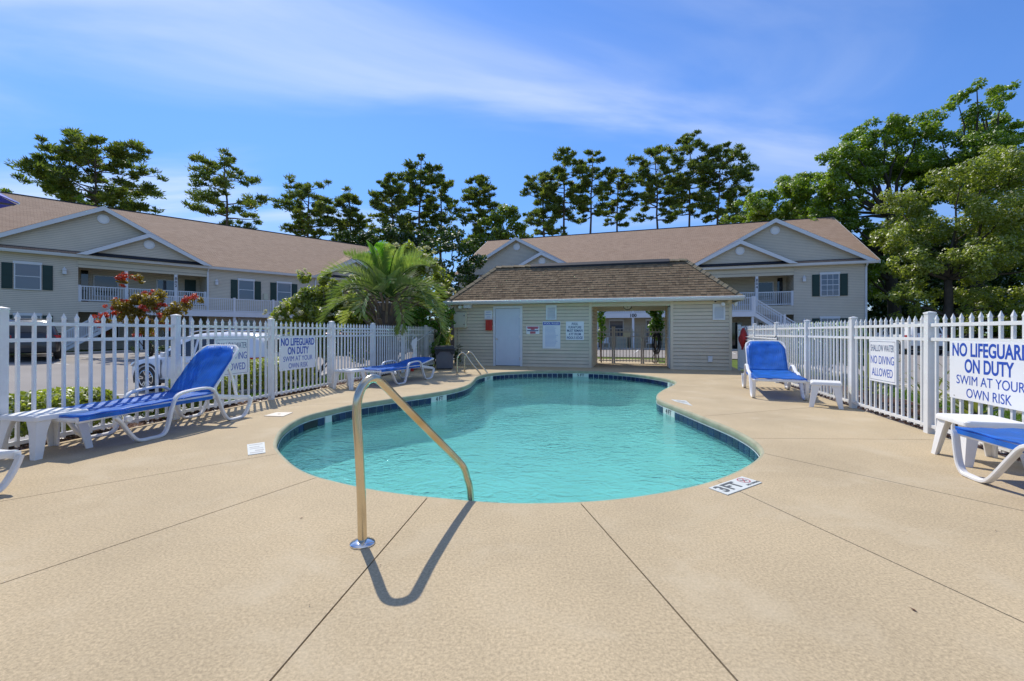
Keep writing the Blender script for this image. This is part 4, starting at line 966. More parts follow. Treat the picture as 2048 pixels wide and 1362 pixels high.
    for s0, s1 in ((wk0, 3.75), (wk1, L_-3.75)):
        rise, run = WK, s1-s0; ns = 15
        for yy in (-1.78, -.62): part(mk().prism([(s0,WK-.32),(s0,WK),(s1,.12),(s1,-.02),(s1-(.3 if run < 0 else -.3)*-1*0,-.02)], yy-.03, yy+.03, 'xz'), 'stair_stringer', M['apt_trim'])
        for k in range(ns):
            x = s0+run*(k+.5)/ns; z = WK-rise*(k+.6)/ns; part(mk().box(x-.15, x+.15, -1.75, -.65, z-.04, z), 'stair_tread', M['kerb'])
        for yy in (-1.78, -.62):
            mb = mk(); railing(mb, (s0, yy, WK), (s1, yy, .15), .95); part(mb, 'stair_railing', M['apt_trim'])
            for f in (0.0, .5, 1.0):
                x = s0+run*f; z = WK+(.15-WK)*f; part(mk().box(x-.07, x+.07, yy-.07, yy+.07, z-.2, z+1.08), 'newel', M['apt_trim'])
    return b
BL_O = Vector((-30.5, 25.3, 0)); BL_A = atan2(0.72, 0.693)
aptL = apartment('long tan apartment block with walkway number 110 behind the white SUV', BL_O, BL_A, False, ('801','802'), '110', -.1)
aptR = apartment('long tan apartment block with walkway number 100 behind the pool house', BR_O, atan2(BR_U.y, BR_U.x), True, ('804','803'), '100', -.14)
# ================================================================ vegetation
def quads_mesh(name, C, A, B, tint, mat, fold=0.0):
    """diamond leaves: centre C, half length A, half width B (arrays n x 3)"""
    n = len(C); V = np.empty((n, 4, 3)); V[:,0] = C-A; V[:,1] = C+B-A*0.1; V[:,2] = C+A; V[:,3] = C-B-A*0.1
    me = bpy.data.meshes.new(name); me.vertices.add(4*n); me.vertices.foreach_set('co', V.reshape(-1).astype(np.float32))
    me.loops.add(4*n); me.loops.foreach_set('vertex_index', np.arange(4*n, dtype=np.int32)); me.polygons.add(n)
    me.polygons.foreach_set('loop_start', np.arange(0, 4*n, 4, dtype=np.int32)); me.polygons.foreach_set('loop_total', np.full(n, 4, dtype=np.int32))
    me.update(); a = me.attributes.new('tint', 'FLOAT', 'POINT'); a.data.foreach_set('value', np.repeat(np.clip(tint, 0, 1), 4).astype(np.float32)); me.materials.append(mat); return me
def unit(v): return v/np.maximum(1e-9, np.linalg.norm(v, axis=1, keepdims=True))
LEAF_K = 1.0
LEAVES = [0]
def leaf_cloud(blobs, per, size, aspect=0.5, up=0.35, shell=0.6, tb=0.25):
    """blobs: (x, y, z, rx, ry, rz). Leaves gather towards the outside of each clump."""
    Cs, As, Bs, Ts = [], [], [], []
    for bl in blobs:
        c = np.array(bl[:3]); r = np.array(bl[3:6]); n = max(4, int(per*LEAF_K*(r[0]*r[1]*r[2])**(2/3)))
        d = unit(RNG.normal(size=(n, 3))); rad = RNG.uniform(shell**3, 1, n)**(1/3)
        # ragged rim
        rad *= 1 + 0.22*np.sin(d[:,0]*7+bl[0]*3)*np.cos(d[:,2]*6+bl[1]*5)
        p = c + d*r*rad[:,None]
        nn = unit(d*0.8 + RNG.normal(size=(n,3))*0.75 + np.array([0,0,up])); t = unit(np.cross(nn, RNG.normal(size=(n,3)))); s = np.cross(nn, t)
        sz = size*RNG.uniform(.6, 1.35, n)[:,None]
        Cs.append(p); As.append(t*sz*.5); Bs.append(s*sz*.5*aspect); Ts.append(RNG.uniform(0, .7, n) + RNG.uniform(0, tb))
    return np.concatenate(Cs), np.concatenate(As), np.concatenate(Bs), np.concatenate(Ts)
M['pine'] = leafmat('pine_needles', (0.06,0.11,0.034), (0.21,0.235,0.045), 0.42, c2=(0.32,0.24,0.06))
M['oak'] = leafmat('oak_leaves', (0.09,0.175,0.018), (0.30,0.38,0.045), 0.46)
M['olive'] = leafmat('olive_leaves', (0.12,0.17,0.025), (0.34,0.37,0.075), 0.46, c2=(0.50,0.50,0.24))
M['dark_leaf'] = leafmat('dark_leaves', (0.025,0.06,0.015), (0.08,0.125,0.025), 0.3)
M['yellow_leaf'] = leafmat('yellow_green_leaves', (0.09,0.16,0.018), (0.28,0.33,0.04), 0.42)
M['bronze'] = leafmat('bronze_leaves', (0.12,0.095,0.015), (0.34,0.23,0.03), 0.42, c2=(0.42,0.16,0.03))
M['blossom_red'] = leafmat('red_blossom', (0.42,0.03,0.015), (0.62,0.10,0.05), 0.3)
M['blossom_white'] = leafmat('cream_blossom', (0.45,0.40,0.28), (0.72,0.68,0.56), 0.3)
M['bush'] = leafmat('bush_leaves', (0.13,0.18,0.025), (0.40,0.42,0.07), 0.45)
M['bright'] = leafmat('bright_leaves', (0.045,0.13,0.012), (0.16,0.30,0.03), 0.35)
M['palm'] = leafmat('palm_leaf', (0.10,0.17,0.04), (0.30,0.36,0.12), 0.4, c2=(0.52,0.49,0.29))
M['palm_new'] = leafmat('palm_new_leaf', (0.09,0.22,0.025), (0.17,0.34,0.05), 0.4)
M['dry'] = leafmat('dry_thatch', (0.16,0.11,0.06), (0.34,0.25,0.14), 0.2)
M['yucca'] = leafmat('yucca_leaf', (0.12,0.15,0.03), (0.32,0.34,0.10), 0.25)

def limb(mb, p, q, r0, r1, n=5, wob=.08, sides=7):
    p, q = Vector(p), Vector(q); L_ = (q-p).length; pts = []; rs = []
    for k in range(n+1):
        f = k/n; w = Vector((random.uniform(-1,1), random.uniform(-1,1), random.uniform(-.5,.5)))*wob*L_*(0 if k in (0,) else sin(pi*f)*.6)
        pts.append(p.lerp(q, f)+w); rs.append(r0+(r1-r0)*f)
    mb.tube(pts, rs, sides); return pts

def pine(px, top, dep, spread, low, label, lean=0.0, dens=1.0, seed=0, base_z=0.0):
    """px: trunk column, top: photo row of the tip, spread: crown half width in photo px, low: photo row of the crown's foot"""
    rs_ = random.getstate(); random.seed(seed*31+5)
    X = (px-CX)/F_PX*dep; ht = CAM_H+(HZ-top)/F_PX*dep; zl = CAM_H+(HZ-low)/F_PX*dep; R = spread/F_PX*dep
    t = thing('pine_tree', label, 'tree', (X, dep, base_z), 0, 'tall pines behind the apartment blocks')
    tr = MB(); tip = Vector((lean, 0, ht-base_z)); H_ = ht-base_z
    pts = [Vector((lean*f**2+random.uniform(-.12,.12)*(0<f<1), random.uniform(-.1,.1)*(0<f<1), H_*f*.97)) for f in [k/9 for k in range(10)]]
    tr.tube(pts, [.30*(1-.82*k/9) for k in range(10)], 8)
    C, A, B, T = [], [], [], []
    def at(z):
        f = z/(H_*.97)*9; i = min(8, int(f)); return pts[i].lerp(pts[i+1], f-i)
    nb = int(30*dens); crown = H_-(zl-base_z)
    for k in range(nb):
        f = (k+random.random()*.8)/nb; z = (zl-base_z)+crown*(.02+.93*f)
        prof = (sin(pi*min(1, .16+.84*f*.98)))**.6 if f < .62 else cos((f-.62)/.38*pi/2*.80)
        L_ = R*prof*random.uniform(.62, 1.12); an = k*2.399+random.uniform(-.5,.5)
        if random.random() < .10: continue
        b0 = at(max(.5, z-L_*.12)); rise = random.uniform(.02,.34)*L_*(.4+f)
        e = b0+Vector((cos(an)*L_, sin(an)*L_, rise)); bp_ = limb(tr, b0, e, .085*(1.2-f)+.02, .02, 5, .09, 5)
        npad = max(2, int(2+L_*1.3))
        for j in range(npad):
            g = .42+.58*(j+random.random()*.7)/npad; c = b0.lerp(e, g)+Vector((random.uniform(-.55,.55), random.uniform(-.55,.55), random.uniform(-.35,.75)))*(.4+.3*L_/2)
            rr = random.uniform(.36,.74)*(.75+.1*L_); n = int(92*dens**.3)
            d = unit(RNG.normal(size=(n,3))*np.array([1,1,.62])); p = np.array(c)+d*np.array([rr,rr,rr*.68])*RNG.uniform(.15,1,n)[:,None]
            dr = unit(d*np.array([1,1,.6])+np.array([0,0,.55])+RNG.normal(size=(n,3))*.45); sd_ = unit(np.cross(dr, RNG.normal(size=(n,3))))
            l = RNG.uniform(.16,.34,n)[:,None]; C.append(p); A.append(dr*l); B.append(sd_*l*.26); T.append(RNG.uniform(0,.62,n)+random.uniform(0,.36))
    tr.build('trunk', M['bark'], t, smooth=True, angle=0)
    me = quads_mesh('crown', np.concatenate(C), np.concatenate(A), np.concatenate(B), np.concatenate(T), M['pine']); link('crown', me, t)
    random.setstate(rs_); return t
PINES = [(186,272,52,118,418,'broad dense pine rising over the left gable',.5,1.3),(458,312,56,84,452,'open crowned pine with a long slanting limb alone above the long roof',-.6,.75),
 (615,356,60,62,476,'small pine standing right of the open crowned pine',.2,.85),(700,384,62,44,490,'short pine behind the end of the long roof',0,.95),(792,350,60,56,500,'wide leaning pine left of the spire topped pine',-.8,1.1),
 (838,305,64,54,480,'tallest spire topped pine above the palm',.3,1.1),(880,350,66,40,490,'slim pine just right of the spire topped pine',.3,.8),(955,345,62,52,478,'pine with a rounded tip left of the far ridge end',.4,.95),
 (1092,348,66,58,468,'low left pine of the group above the far ridge',-.6,.9),(1130,295,66,52,440,'left twin of two tall pines above the far ridge',-.2,1.0),(1180,300,68,50,440,'right twin of two tall pines above the far ridge',.4,1.0),
 (1234,338,70,40,450,'short slim pine between the twin pines and the big cluster',.2,.8),(1318,292,68,58,440,'left pine of the big three pine cluster',-.6,1.1),(1378,266,70,62,430,'highest middle pine of the big three pine cluster',.1,1.25),(1432,282,68,64,440,'right pine of the big three pine cluster with ragged side',.7,1.1),
 (1470,372,72,40,450,'low pine in front of the leafy wood at the far gable',.2,.8)]
for i, a in enumerate(PINES): pine(a[0], a[1], a[2], a[3], a[4], a[5], a[6], a[7], i)

def leafy_tree(name, label, px, dep, blobs, mat, leaf, per, fork, r=.35, bark='bark_dark', base=None, group=None, dj=.35, bz=-.1):
    """blobs in photo px (x, y, r); fork: photo row where the trunk divides"""
    X = (px-CX)/F_PX*dep; t = thing(name, label, 'tree', (X, dep, bz), 0, group); k_ = dep/F_PX
    W_ = []; tr = MB(); zf = CAM_H+(HZ-fork)*k_-bz
    main = limb(tr, (0,0,0), (random.uniform(-.3,.3), random.uniform(-.2,.2), zf), r, r*.62, 6, .03, 9)
    for (bx_, by_, br_) in blobs:
        R_ = br_*k_; x = (bx_-px)*k_; z = CAM_H+(HZ-by_)*k_-bz; y = random.uniform(-1,1)*dj*dep*.10
        st = main[-1] if z > zf else main[max(1, int(len(main)*max(.3, z/zf*.8)))-1]; 
        limb(tr, st, (x*.96, y, z-R_*.2), r*.34, .03, 5, .10, 5)
        # break each mass into clumps
        m = max(6, int(11*R_))
        for j in range(m):
            d = Vector((random.gauss(0,1), random.gauss(0,1), random.gauss(0,.9))).normalized()*R_*random.uniform(.35,.95); rr = R_*random.uniform(.22,.42)
            W_.append((x+d.x, y+d.y, z+d.z*.85, rr, rr, rr*.72))
    C, A, B, T = leaf_cloud(W_, per, leaf, .55, .5, .45)
    tr.build('trunk', M[bark], t, smooth=True, angle=0); link('crown', quads_mesh('crown', C, A, B, T, M[mat]), t); return t
random.seed(21); LEAF_K = 2.3
leafy_tree('oak_tree', 'mid green leafy tree just beyond the far gable end', 1590, 44, [(1500,415,34),(1535,400,36),(1570,392,38),(1600,372,38),(1630,355,34),(1620,410,44),(1660,430,44),(1560,440,36),(1660,480,40),(1520,445,28),(1690,520,40),(1720,570,40)], 'oak', .25, 270, 470, group='leafy trees beyond the far apartment block')
leafy_tree('oak_tree', 'spreading leafy tree with dark forked limbs and a gap of sky', 1790, 40, [(1660,330,36),(1690,300,34),(1725,280,36),(1765,262,34),(1800,262,36),(1840,250,40),(1690,355,40),(1740,325,46),(1790,310,48),(1850,320,50),(1670,395,30),(1690,450,34),(1840,390,44),(1880,350,44),(1700,500,36),(1760,480,30),(1700,425,32),(1650,405,30),(1625,445,34),(1680,470,36),(1765,520,40),(1730,545,36),(1805,480,40),(1650,365,30),(1830,440,44),(1690,400,28),(1668,432,28),(1745,445,26),(1760,400,24),(1720,355,34)], 'oak', .24, 270, 430, .55, group='leafy trees beyond the far apartment block')
leafy_tree('oak_tree', 'tallest bright green tree with two tufted tips', 1950, 37, [(1922,205,26),(1928,185,18),(1985,190,26),(1995,178,16),(1950,235,36),(1905,260,34),(2000,250,40),(2040,270,36),(1940,300,50),(1990,330,56),(2050,340,50),(1890,320,44),(1920,380,50)], 'oak', .23, 290, 420, .5, group='leafy trees beyond the far apartment block')
leafy_tree('willow_oak', 'big olive green tree with hanging sprays above the white parked SUV', 1900, 29, [(1850,400,48),(1900,370,52),(1960,360,56),(2020,350,56),(2070,390,60),(1822,460,48),(1870,450,60),(1940,440,64),(2010,440,64),(2080,470,60),(1812,530,42),(1850,520,52),(1900,520,56),(1970,520,60),(2040,530,60),(1806,590,36),(1870,590,44),(1930,600,42),(2000,600,44),(2060,610,44),(2030,300,36),(1890,640,30),(1840,640,34),(1950,650,36),(2010,650,36),(2070,660,40)], 'olive', .18, 330, 560, .32, group='leafy trees beyond the far apartment block', dj=.7)
leafy_tree('willow_oak', 'dark leafy tree hanging over the end of the far apartment block', 2130, 33, [(2060,300,46),(2110,330,60),(2170,350,70),(2080,420,60),(2150,470,70),(2080,560,60),(2200,560,80),(2090,640,46)], 'olive', .24, 200, 520, .4, group='leafy trees beyond the far apartment block', dj=.7)
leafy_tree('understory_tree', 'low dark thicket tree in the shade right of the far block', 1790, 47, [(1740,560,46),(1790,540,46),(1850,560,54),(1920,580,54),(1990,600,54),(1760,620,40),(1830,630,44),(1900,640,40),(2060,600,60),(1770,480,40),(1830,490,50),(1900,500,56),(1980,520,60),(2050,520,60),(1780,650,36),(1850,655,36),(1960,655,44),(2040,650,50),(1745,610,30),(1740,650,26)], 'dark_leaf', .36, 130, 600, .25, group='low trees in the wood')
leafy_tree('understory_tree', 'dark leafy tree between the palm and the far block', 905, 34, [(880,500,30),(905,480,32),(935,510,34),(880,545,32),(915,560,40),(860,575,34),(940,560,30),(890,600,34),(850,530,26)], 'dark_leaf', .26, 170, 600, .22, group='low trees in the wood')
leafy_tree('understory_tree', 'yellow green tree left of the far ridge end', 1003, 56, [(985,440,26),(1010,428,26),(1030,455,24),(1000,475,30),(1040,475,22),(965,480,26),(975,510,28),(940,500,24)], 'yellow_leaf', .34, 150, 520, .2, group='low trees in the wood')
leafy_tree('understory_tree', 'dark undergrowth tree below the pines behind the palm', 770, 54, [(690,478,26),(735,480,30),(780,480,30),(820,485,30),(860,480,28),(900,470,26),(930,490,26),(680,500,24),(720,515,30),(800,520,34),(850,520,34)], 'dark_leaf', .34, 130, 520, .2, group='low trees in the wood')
leafy_tree('understory_tree', 'leafy tree crown peeping over the left roof beside the broad pine', 165, 46, [(165,405,16),(190,415,14),(150,415,10),(205,422,12)], 'yellow_leaf', .3, 160, 440, .15, group='low trees in the wood')
leafy_tree('understory_tree', 'sliver of treetop at the far left end of the long roof', -10, 46, [(-8,385,18),(12,382,10),(-40,380,26)], 'yellow_leaf', .3, 140, 420, .15, group='low trees in the wood')
leafy_tree('understory_tree', 'low green treetops seen over the far ridge by the pines', 1290, 60, [(1060,480,10),(1255,470,10),(1300,462,12),(1340,460,10),(1450,445,18),(1490,440,24),(1520,455,22)], 'yellow_leaf', .3, 160, 500, .2, group='low trees in the wood')

# ---------------------------------------------------------------- shrubs
def shrub(name, label, base, blobs, mat, leaf, per, stems=5, bark='bark_dark', flowers=None, fl_n=0, fl_r=.1, cat='shrub', group=None, fl_up=.2):
    """blobs in metres relative to base: (x, y, z, r)"""
    t = thing(name, label, cat, base, 0, group); mb = MB(); zmax = max(b[2] for b in blobs)
    for k in range(stems):
        b = random.choice(blobs); limb(mb, (random.uniform(-.12,.12), random.uniform(-.12,.12), -.05), (b[0]*.8, b[1]*.8, b[2]*.85), .03, .01, 5, .1, 5)
    mb.build('stem', M[bark], t, smooth=True, angle=0)
    W_ = []
    for x, y, z, r in blobs:
        for j in range(max(5, int(14*r+5))):
            d = Vector((random.gauss(0,1), random.gauss(0,1), random.gauss(0,1))).normalized()*r*random.uniform(.2,.85); rr = r*random.uniform(.3,.5); W_.append((x+d.x, y+d.y, z+d.z, rr, rr, rr*.8))
    C, A, B, T = leaf_cloud(W_, per, leaf, .5, .4, .4); link('foliage', quads_mesh('foliage', C, A, B, T, M[mat]), t)
    if flowers:
        fb = []
        for k in range(fl_n):
            x, y, z, r = random.choice(blobs); d = Vector((random.gauss(0,1), random.gauss(0,1)-.6, random.gauss(0,1)+fl_up)).normalized()*r*1.02; q = fl_r*random.uniform(.6,1.4)
            for j in range(3): fb.append((x+d.x+random.uniform(-q,q), y+d.y+random.uniform(-q,q), z+d.z+random.uniform(-q,q)*.6, q*.6, q*.6, q*.5))
        C, A, B, T = leaf_cloud(fb, 1500, leaf*.55, .8, .3, .2); link('blossom', quads_mesh('blossom', C, A, B, T, M[flowers]), t)
    return t
def px_blobs(lst, dep, px0, bz, jy=.5):
    k = dep/F_PX; return [((x-px0)*k, random.uniform(-jy, jy), CAM_H+(HZ-y)*k-bz, r*k) for x, y, r in lst]
random.seed(5); LEAF_K = 3.2
def gz(px, dep): x = (px-CX)/F_PX*dep; return (x, dep, zg(x, dep))
b = gz(625, 15.5); shrub('flowering_shrub', 'large shrub with cream blossom left of the palm', b, px_blobs([(592,612,30),(608,590,26),(640,600,34),(596,650,38),(640,640,44),(680,620,40),(580,630,26),(616,618,34),(700,600,28),(665,580,24),(690,650,30),(720,640,30),(725,600,26),(640,690,40),(700,690,40),(590,690,30),(575,660,24),(620,560,16),(660,555,18),(720,560,26),(735,650,34)], 15.5, 625, b[2], .7), 'bush', .13, 1000, 9, flowers='blossom_white', fl_n=60, fl_r=.11, group='flowering shrubs round the palm')
b = gz(845, 17.0); shrub('flowering_shrub', 'tall blossoming shrub behind the palm on the pool house side', b, px_blobs([(790,520,26),(820,510,28),(850,525,30),(870,555,28),(885,590,24),(835,560,34),(800,560,30),(810,600,34),(850,605,34),(880,625,28),(830,650,36),(870,670,34),(790,640,30)], 17, 845, b[2], .7), 'bush', .13, 950, 9, flowers='blossom_white', fl_n=95, fl_r=.11, group='flowering shrubs round the palm')
b = gz(860, 15.4); shrub('green_shrub', 'bright green leafy shrub against the pool house left corner', b, px_blobs([(830,630,18),(850,622,20),(875,620,20),(897,622,16),(820,650,20),(850,650,26),(885,650,24),(840,690,30),(880,690,30)], 15.4, 860, b[2], .25), 'bright', .10, 1000, 7)
b = gz(300, 23); shrub('crape_myrtle', 'bronze leaved small tree with red blossom before the apartment stairs', b, px_blobs([(300,560,12),(265,565,10),(300,595,24),(285,600,20),(270,615,20),(320,605,20),(250,632,20),(285,632,24),(320,630,22),(350,622,18),(375,610,16),(345,645,18),(240,640,14),(300,655,24),(230,608,12),(390,600,8),(275,660,18)], 23, 300, b[2], .8), 'bronze', .13, 560, 8, flowers='blossom_red', fl_n=26, fl_r=.20, cat='tree', fl_up=.5)
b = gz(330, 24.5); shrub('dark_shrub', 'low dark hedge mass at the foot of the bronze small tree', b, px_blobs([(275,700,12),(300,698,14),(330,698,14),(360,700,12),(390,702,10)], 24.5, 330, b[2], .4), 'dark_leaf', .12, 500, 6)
def hedge(label, a, d, lx, ly, h, mat, fn=fl, ang=None, per=3600, leaf=.05, rz=None, name='clipped_bush'):
    o = fn(a, d); t = thing(name, label, 'bush', (o.x, o.y, zg(o.x, o.y)+.02), atan2(FL_T.y, FL_T.x) if fn is fl else atan2(FR_T.y, FR_T.x))
    mb = MB()
    for k in range(6): limb(mb, (random.uniform(-.1,.1)*lx, random.uniform(-.1,.1), -.05), (random.uniform(-.4,.4)*lx, random.uniform(-.3,.3)*ly, h*.7), .02, .008, 3, .1, 5)
    mb.build('stem', M['bark_dark'], t)
    n = int(per*(lx*ly+2*h*(lx+ly))); u = unit(RNG.normal(size=(n,3))); u[:,2] = np.abs(u[:,2])*1.0-.15
    q = np.sign(u)*np.abs(u)**.55                          # squarish, clipped shape
    p = q*np.array([lx/2, ly/2, h*.52])*RNG.uniform(.72,1.04,n)[:,None]+np.array([0,0,h*.46]); p[:,2] = np.maximum(p[:,2], .02)
    nn = unit(u+RNG.normal(size=(n,3))*.6); tt = unit(np.cross(nn, RNG.normal(size=(n,3)))); ss = np.cross(nn, tt); sz = leaf*RNG.uniform(.6,1.3,n)[:,None]
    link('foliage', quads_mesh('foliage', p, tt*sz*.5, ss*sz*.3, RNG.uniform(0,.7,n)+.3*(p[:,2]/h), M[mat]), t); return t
hedge('rounded clipped bush behind the fence beyond the left side table', line_a(FL_P, FL_T, 128)+.35, .62, 1.05, .8, .62, 'bush')
hedge('low clipped bush behind the fence under the SHALLOW WATER sign', line_a(FL_P, FL_T, 462)+.3, .8, .9, .8, .60, 'bush')
hedge('yellowing low bush behind the fence below the raised lounger back', line_a(FL_P, FL_T, 395)+.1, .6, .9, .6, .38, 'yellow_leaf')
hedge('long boxy clipped hedge behind the NO LIFEGUARD sign by the SUV', line_a(FL_P, FL_T, 612)+.35, .85, 1.75, .9, .80, 'bush', name='clipped_hedge')
hedge('leafy bush behind the fence beside the large NO LIFEGUARD sign', line_a(FR_P, FR_T, 2030), .9, 1.2, .9, .62, 'oak', fn=frp, leaf=.06)
hedge('wide low bush far down the outside of the yucca fence', 1.6, 1.6, 2.4, 1.6, 1.55, 'bright', fn=frp, leaf=.09, per=1300)

# ---------------------------------------------------------------- pindo palm
def palm(px, dep, base):
    t = thing('pindo_palm', 'arching pindo palm with shaggy trunk behind the fence corner', 'palm', base)
    H_ = 2.15
    mb = MB(); mb.tube([(0,0,-.1),(.02,0,.6),(0,.02,1.3),(.02,0,H_)], [.36,.34,.33,.26], 14); mb.build('trunk', M['bark'], t, smooth=True, angle=0)
    # old leaf bases
    bm_ = pm('leaf_base', (0.20,0.145,0.10), .9, .3, 6, .5, 20, rnd=.3)
    for k in range(64):
        a = k*2.399; z = .35+1.75*k/64; r = .32; o = Vector((cos(a)*r, sin(a)*r, z)); d = Vector((cos(a)*.5, sin(a)*.5, .85)).normalized(); l = random.uniform(.28,.5)*(1+.7*(k > 40))
        mb = MB(); mb.rib([o, o+d*l*.5, o+d*l+Vector((cos(a),sin(a),0))*.12*(1+(k > 40))], .10*(1-.3*(k > 40)), .035, Vector((-sin(a), cos(a), 0))); mb.build('leaf_base', bm_, t)
    # fronds
    nf = 30
    for k in range(nf):
        f = k/(nf-1); az = k*2.399+.4+random.uniform(-.15,.15); el = radians(4+74*f**.85+random.uniform(-7,7)); Ln = random.uniform(2.0,2.5)*(1-.34*f)
        droop = (2.25-1.3*f)*random.uniform(.85,1.15)
        p = Vector((cos(az)*.12, sin(az)*.12, H_+.05+.25*f)); pts = [p.copy()]; e = el; st = Ln/16; hd = Vector((cos(az), sin(az), 0)); tv = random.uniform(-.25,.25); cur = az
        for j in range(16):
            e -= droop/16*(.35+1.3*j/16); cur += tv/16
            p = p + Vector((cos(cur)*cos(e), sin(cur)*cos(e), sin(e)))*st; pts.append(p.copy())
        rh = MB(); rh.tube(pts, [.026*(1-.85*i/16) for i in range(17)], 5)
        C, A, B, T = [], [], [], []
        new = f > .9; tb = random.uniform(0,.35)+(.25 if f < .25 else 0)
        n = 58
        for j in range(n):
            g = .16+.84*j/(n-1); q = g*16; i = min(15, int(q)); c = pts[i].lerp(pts[i+1], q-i); tg = (pts[i+1]-pts[i]).normalized(); sd_ = tg.cross(Vector((0,0,1))); 
            if sd_.length < .05: sd_ = Vector((-sin(az), cos(az), 0))
            sd_.normalize(); upv = sd_.cross(tg).normalized()
            ll = (.62*sin(pi*min(1,(.12+.80*g)))**.7)*random.uniform(.85,1.1)*(1.0 if not new else .9)
            for s in (-1, 1):
                d = (sd_*s*.72+upv*.62+tg*.75).normalized(); d = (d+Vector((0,0,-.28*(1-f)))).normalized(); w = d.cross(upv).normalized()
                C.append(c+d*ll*.5); A.append(d*ll*.5); B.append(w*.016); T.append(tb+random.uniform(0,.5))
        fr = link('frond', quads_mesh('frond', np.array(C), np.array(A), np.array(B), np.array(T), M['palm_new'] if new else M['palm']), t)
        rh.build('rachis', M['dry'] if f < .12 else M['palm'], fr, smooth=True, angle=0)
b = gz(772, 13.6); palm(772, 13.6, b)
# spiky yuccas in the right bed
def yucca(label, a, d, h, n, fn=frp, r=.5):
    o = fn(a, d); t = thing('yucca', label, 'plant', (o.x, o.y, zg(o.x, o.y)+.02), 0, 'spiky yuccas behind the fence')
    MB().tube([(0,0,-.05),(0,0,h*.3)], [.09,.07], 8).build('stem', M['bark'], t)
    for k in range(n):
        a_ = k*2.399; e = radians(5+75*k/n); l = r*random.uniform(.8,1.2); pts = []; p = Vector((0,0,h*.12+h*.2*k/n)); 
        for j in range(6): 
            pts.append(p.copy()); p = p+Vector((cos(a_)*cos(e), sin(a_)*cos(e), sin(e)))*l/5; e -= .09
        mb = MB(); side = Vector((-sin(a_), cos(a_), 0)); vs = []
        for j, q in enumerate(pts):
            w = .028*(1-(j/5)**2)+.001; vs += [q-side*w, q+Vector((0,0,-.006)), q+side*w]
        mb.add(vs, [(3*j+i, 3*j+i+1, 3*j+4+i, 3*j+3+i) for j in range(5) for i in range(2)]); me = mb.mesh('blade'); me.materials.append(M['yucca']); at_ = me.attributes.new('tint','FLOAT','POINT'); at_.data.foreach_set('value', [random.random()]*len(me.vertices)); link('blade', me, t)
yucca('tall spiky yucca behind the fence right of the blue upright lounger', line_a(FR_P, FR_T, 1648), .7, 1.0, 34, r=.75)
yucca('spreading spiky yucca behind the SHALLOW WATER NO DIVING ALLOWED sign', line_a(FR_P, FR_T, 1795)-.1, .85, .8, 40, r=.75)
yucca('smaller spiky yucca between the two larger yuccas', line_a(FR_P, FR_T, 1715), .9, .7, 26, r=.6)
# vines on the pool house passage and a small plant by the bin
def vine(label, x, y, z0, z1, n, w):
    o = ph(x, y); t = thing('climbing_vine', label, 'vine', (o.x, o.y, 0), PH_A)
    mb = MB()
    for k in range(3): limb(mb, (random.uniform(-.05,.05), 0, 0), (random.uniform(-w,w)*.4, random.uniform(-.1,.1), z1), .015, .006, 6, .04, 5)
    mb.build('stem', M['bark'], t)
    bl = [(random.uniform(-w,w)*(.4+.6*(k/n)), random.uniform(-.15,.2), z0+(z1-z0)*k/n, .16, .16, .15) for k in range(n)]
    C, A, B, T = leaf_cloud(bl, 700, .10, .6, .4, .2); link('foliage', quads_mesh('foliage', C, A, B, T, M['bright']), t)
vine('leafy vine hanging at the right side of the passage', xb-.32, PD+.28, 0.95, 2.08, 30, .30); vine('narrow vine at the left side of the passage', xa+.12, PD+.28, .9, 2.05, 9, .10)
o = ph(.05, -.12); t = thing('weed', 'small wiry weed growing between the bin and the pool house corner', 'plant', (o.x, o.y, 0), 0)
C, A, B, T = leaf_cloud([(random.uniform(-.15,.2), random.uniform(-.06,.06), .1+.55*random.random(), .12,.1,.14) for k in range(9)], 500, .11, .22, .7, .1); link('foliage', quads_mesh('foliage', C, A, B, T, M['dark_leaf']), t); MB().tube([(0,0,-.02),(.02,0,.5)], .008, 5).build('stem', M['bark_dark'], t)
# grass blades on the strips nearest the fences
def grass(name, label, pts_fn, n, h, k=1):
    P_ = np.array([pts_fn() for _ in range(n)]); d = unit(RNG.normal(size=(n,3))*np.array([.5,.5,.1])+np.array([0,0,1])); s = unit(np.cross(d, RNG.normal(size=(n,3)))); l = h*RNG.uniform(.5,1.2,n)[:,None]
    me = quads_mesh(name, P_+d*l*.5, d*l*.5, s*.006*k, RNG.uniform(0,1,n), M['blade']); tag(link(name, me), label, 'grass', kind='stuff')
def strip():
    while True:
        a = random.uniform(4.2, 17); d = random.uniform(1.0, lot_d0(a)-.2)
        if lot_d0(a)-.2 > 1.05: break
    p = fl(a, d); return (p.x, p.y, zg(p.x, p.y)-.02)
grass('grass', 'sunlit lawn strip behind the left fence beside the SUV', strip, 36000, .09, 1.3)
def strip2():
    p = frp(random.uniform(-2, 14), random.uniform(1.5, 2.45)); return (p.x, p.y, zg(p.x, p.y)-.02)
grass('grass', 'grass verge between the yucca bed and the side road', strip2, 14000, .09, 1.3)
def strip3():
    p = ph(random.choice((random.uniform(2.6,3.9), random.uniform(7.3,9.0))), random.uniform(2.7,5.5)); return (p.x, p.y, zg(p.x, p.y)-.02)
grass('grass', 'grass either side of the walk behind the passage gate', strip3, 9000, .09, 1.5)
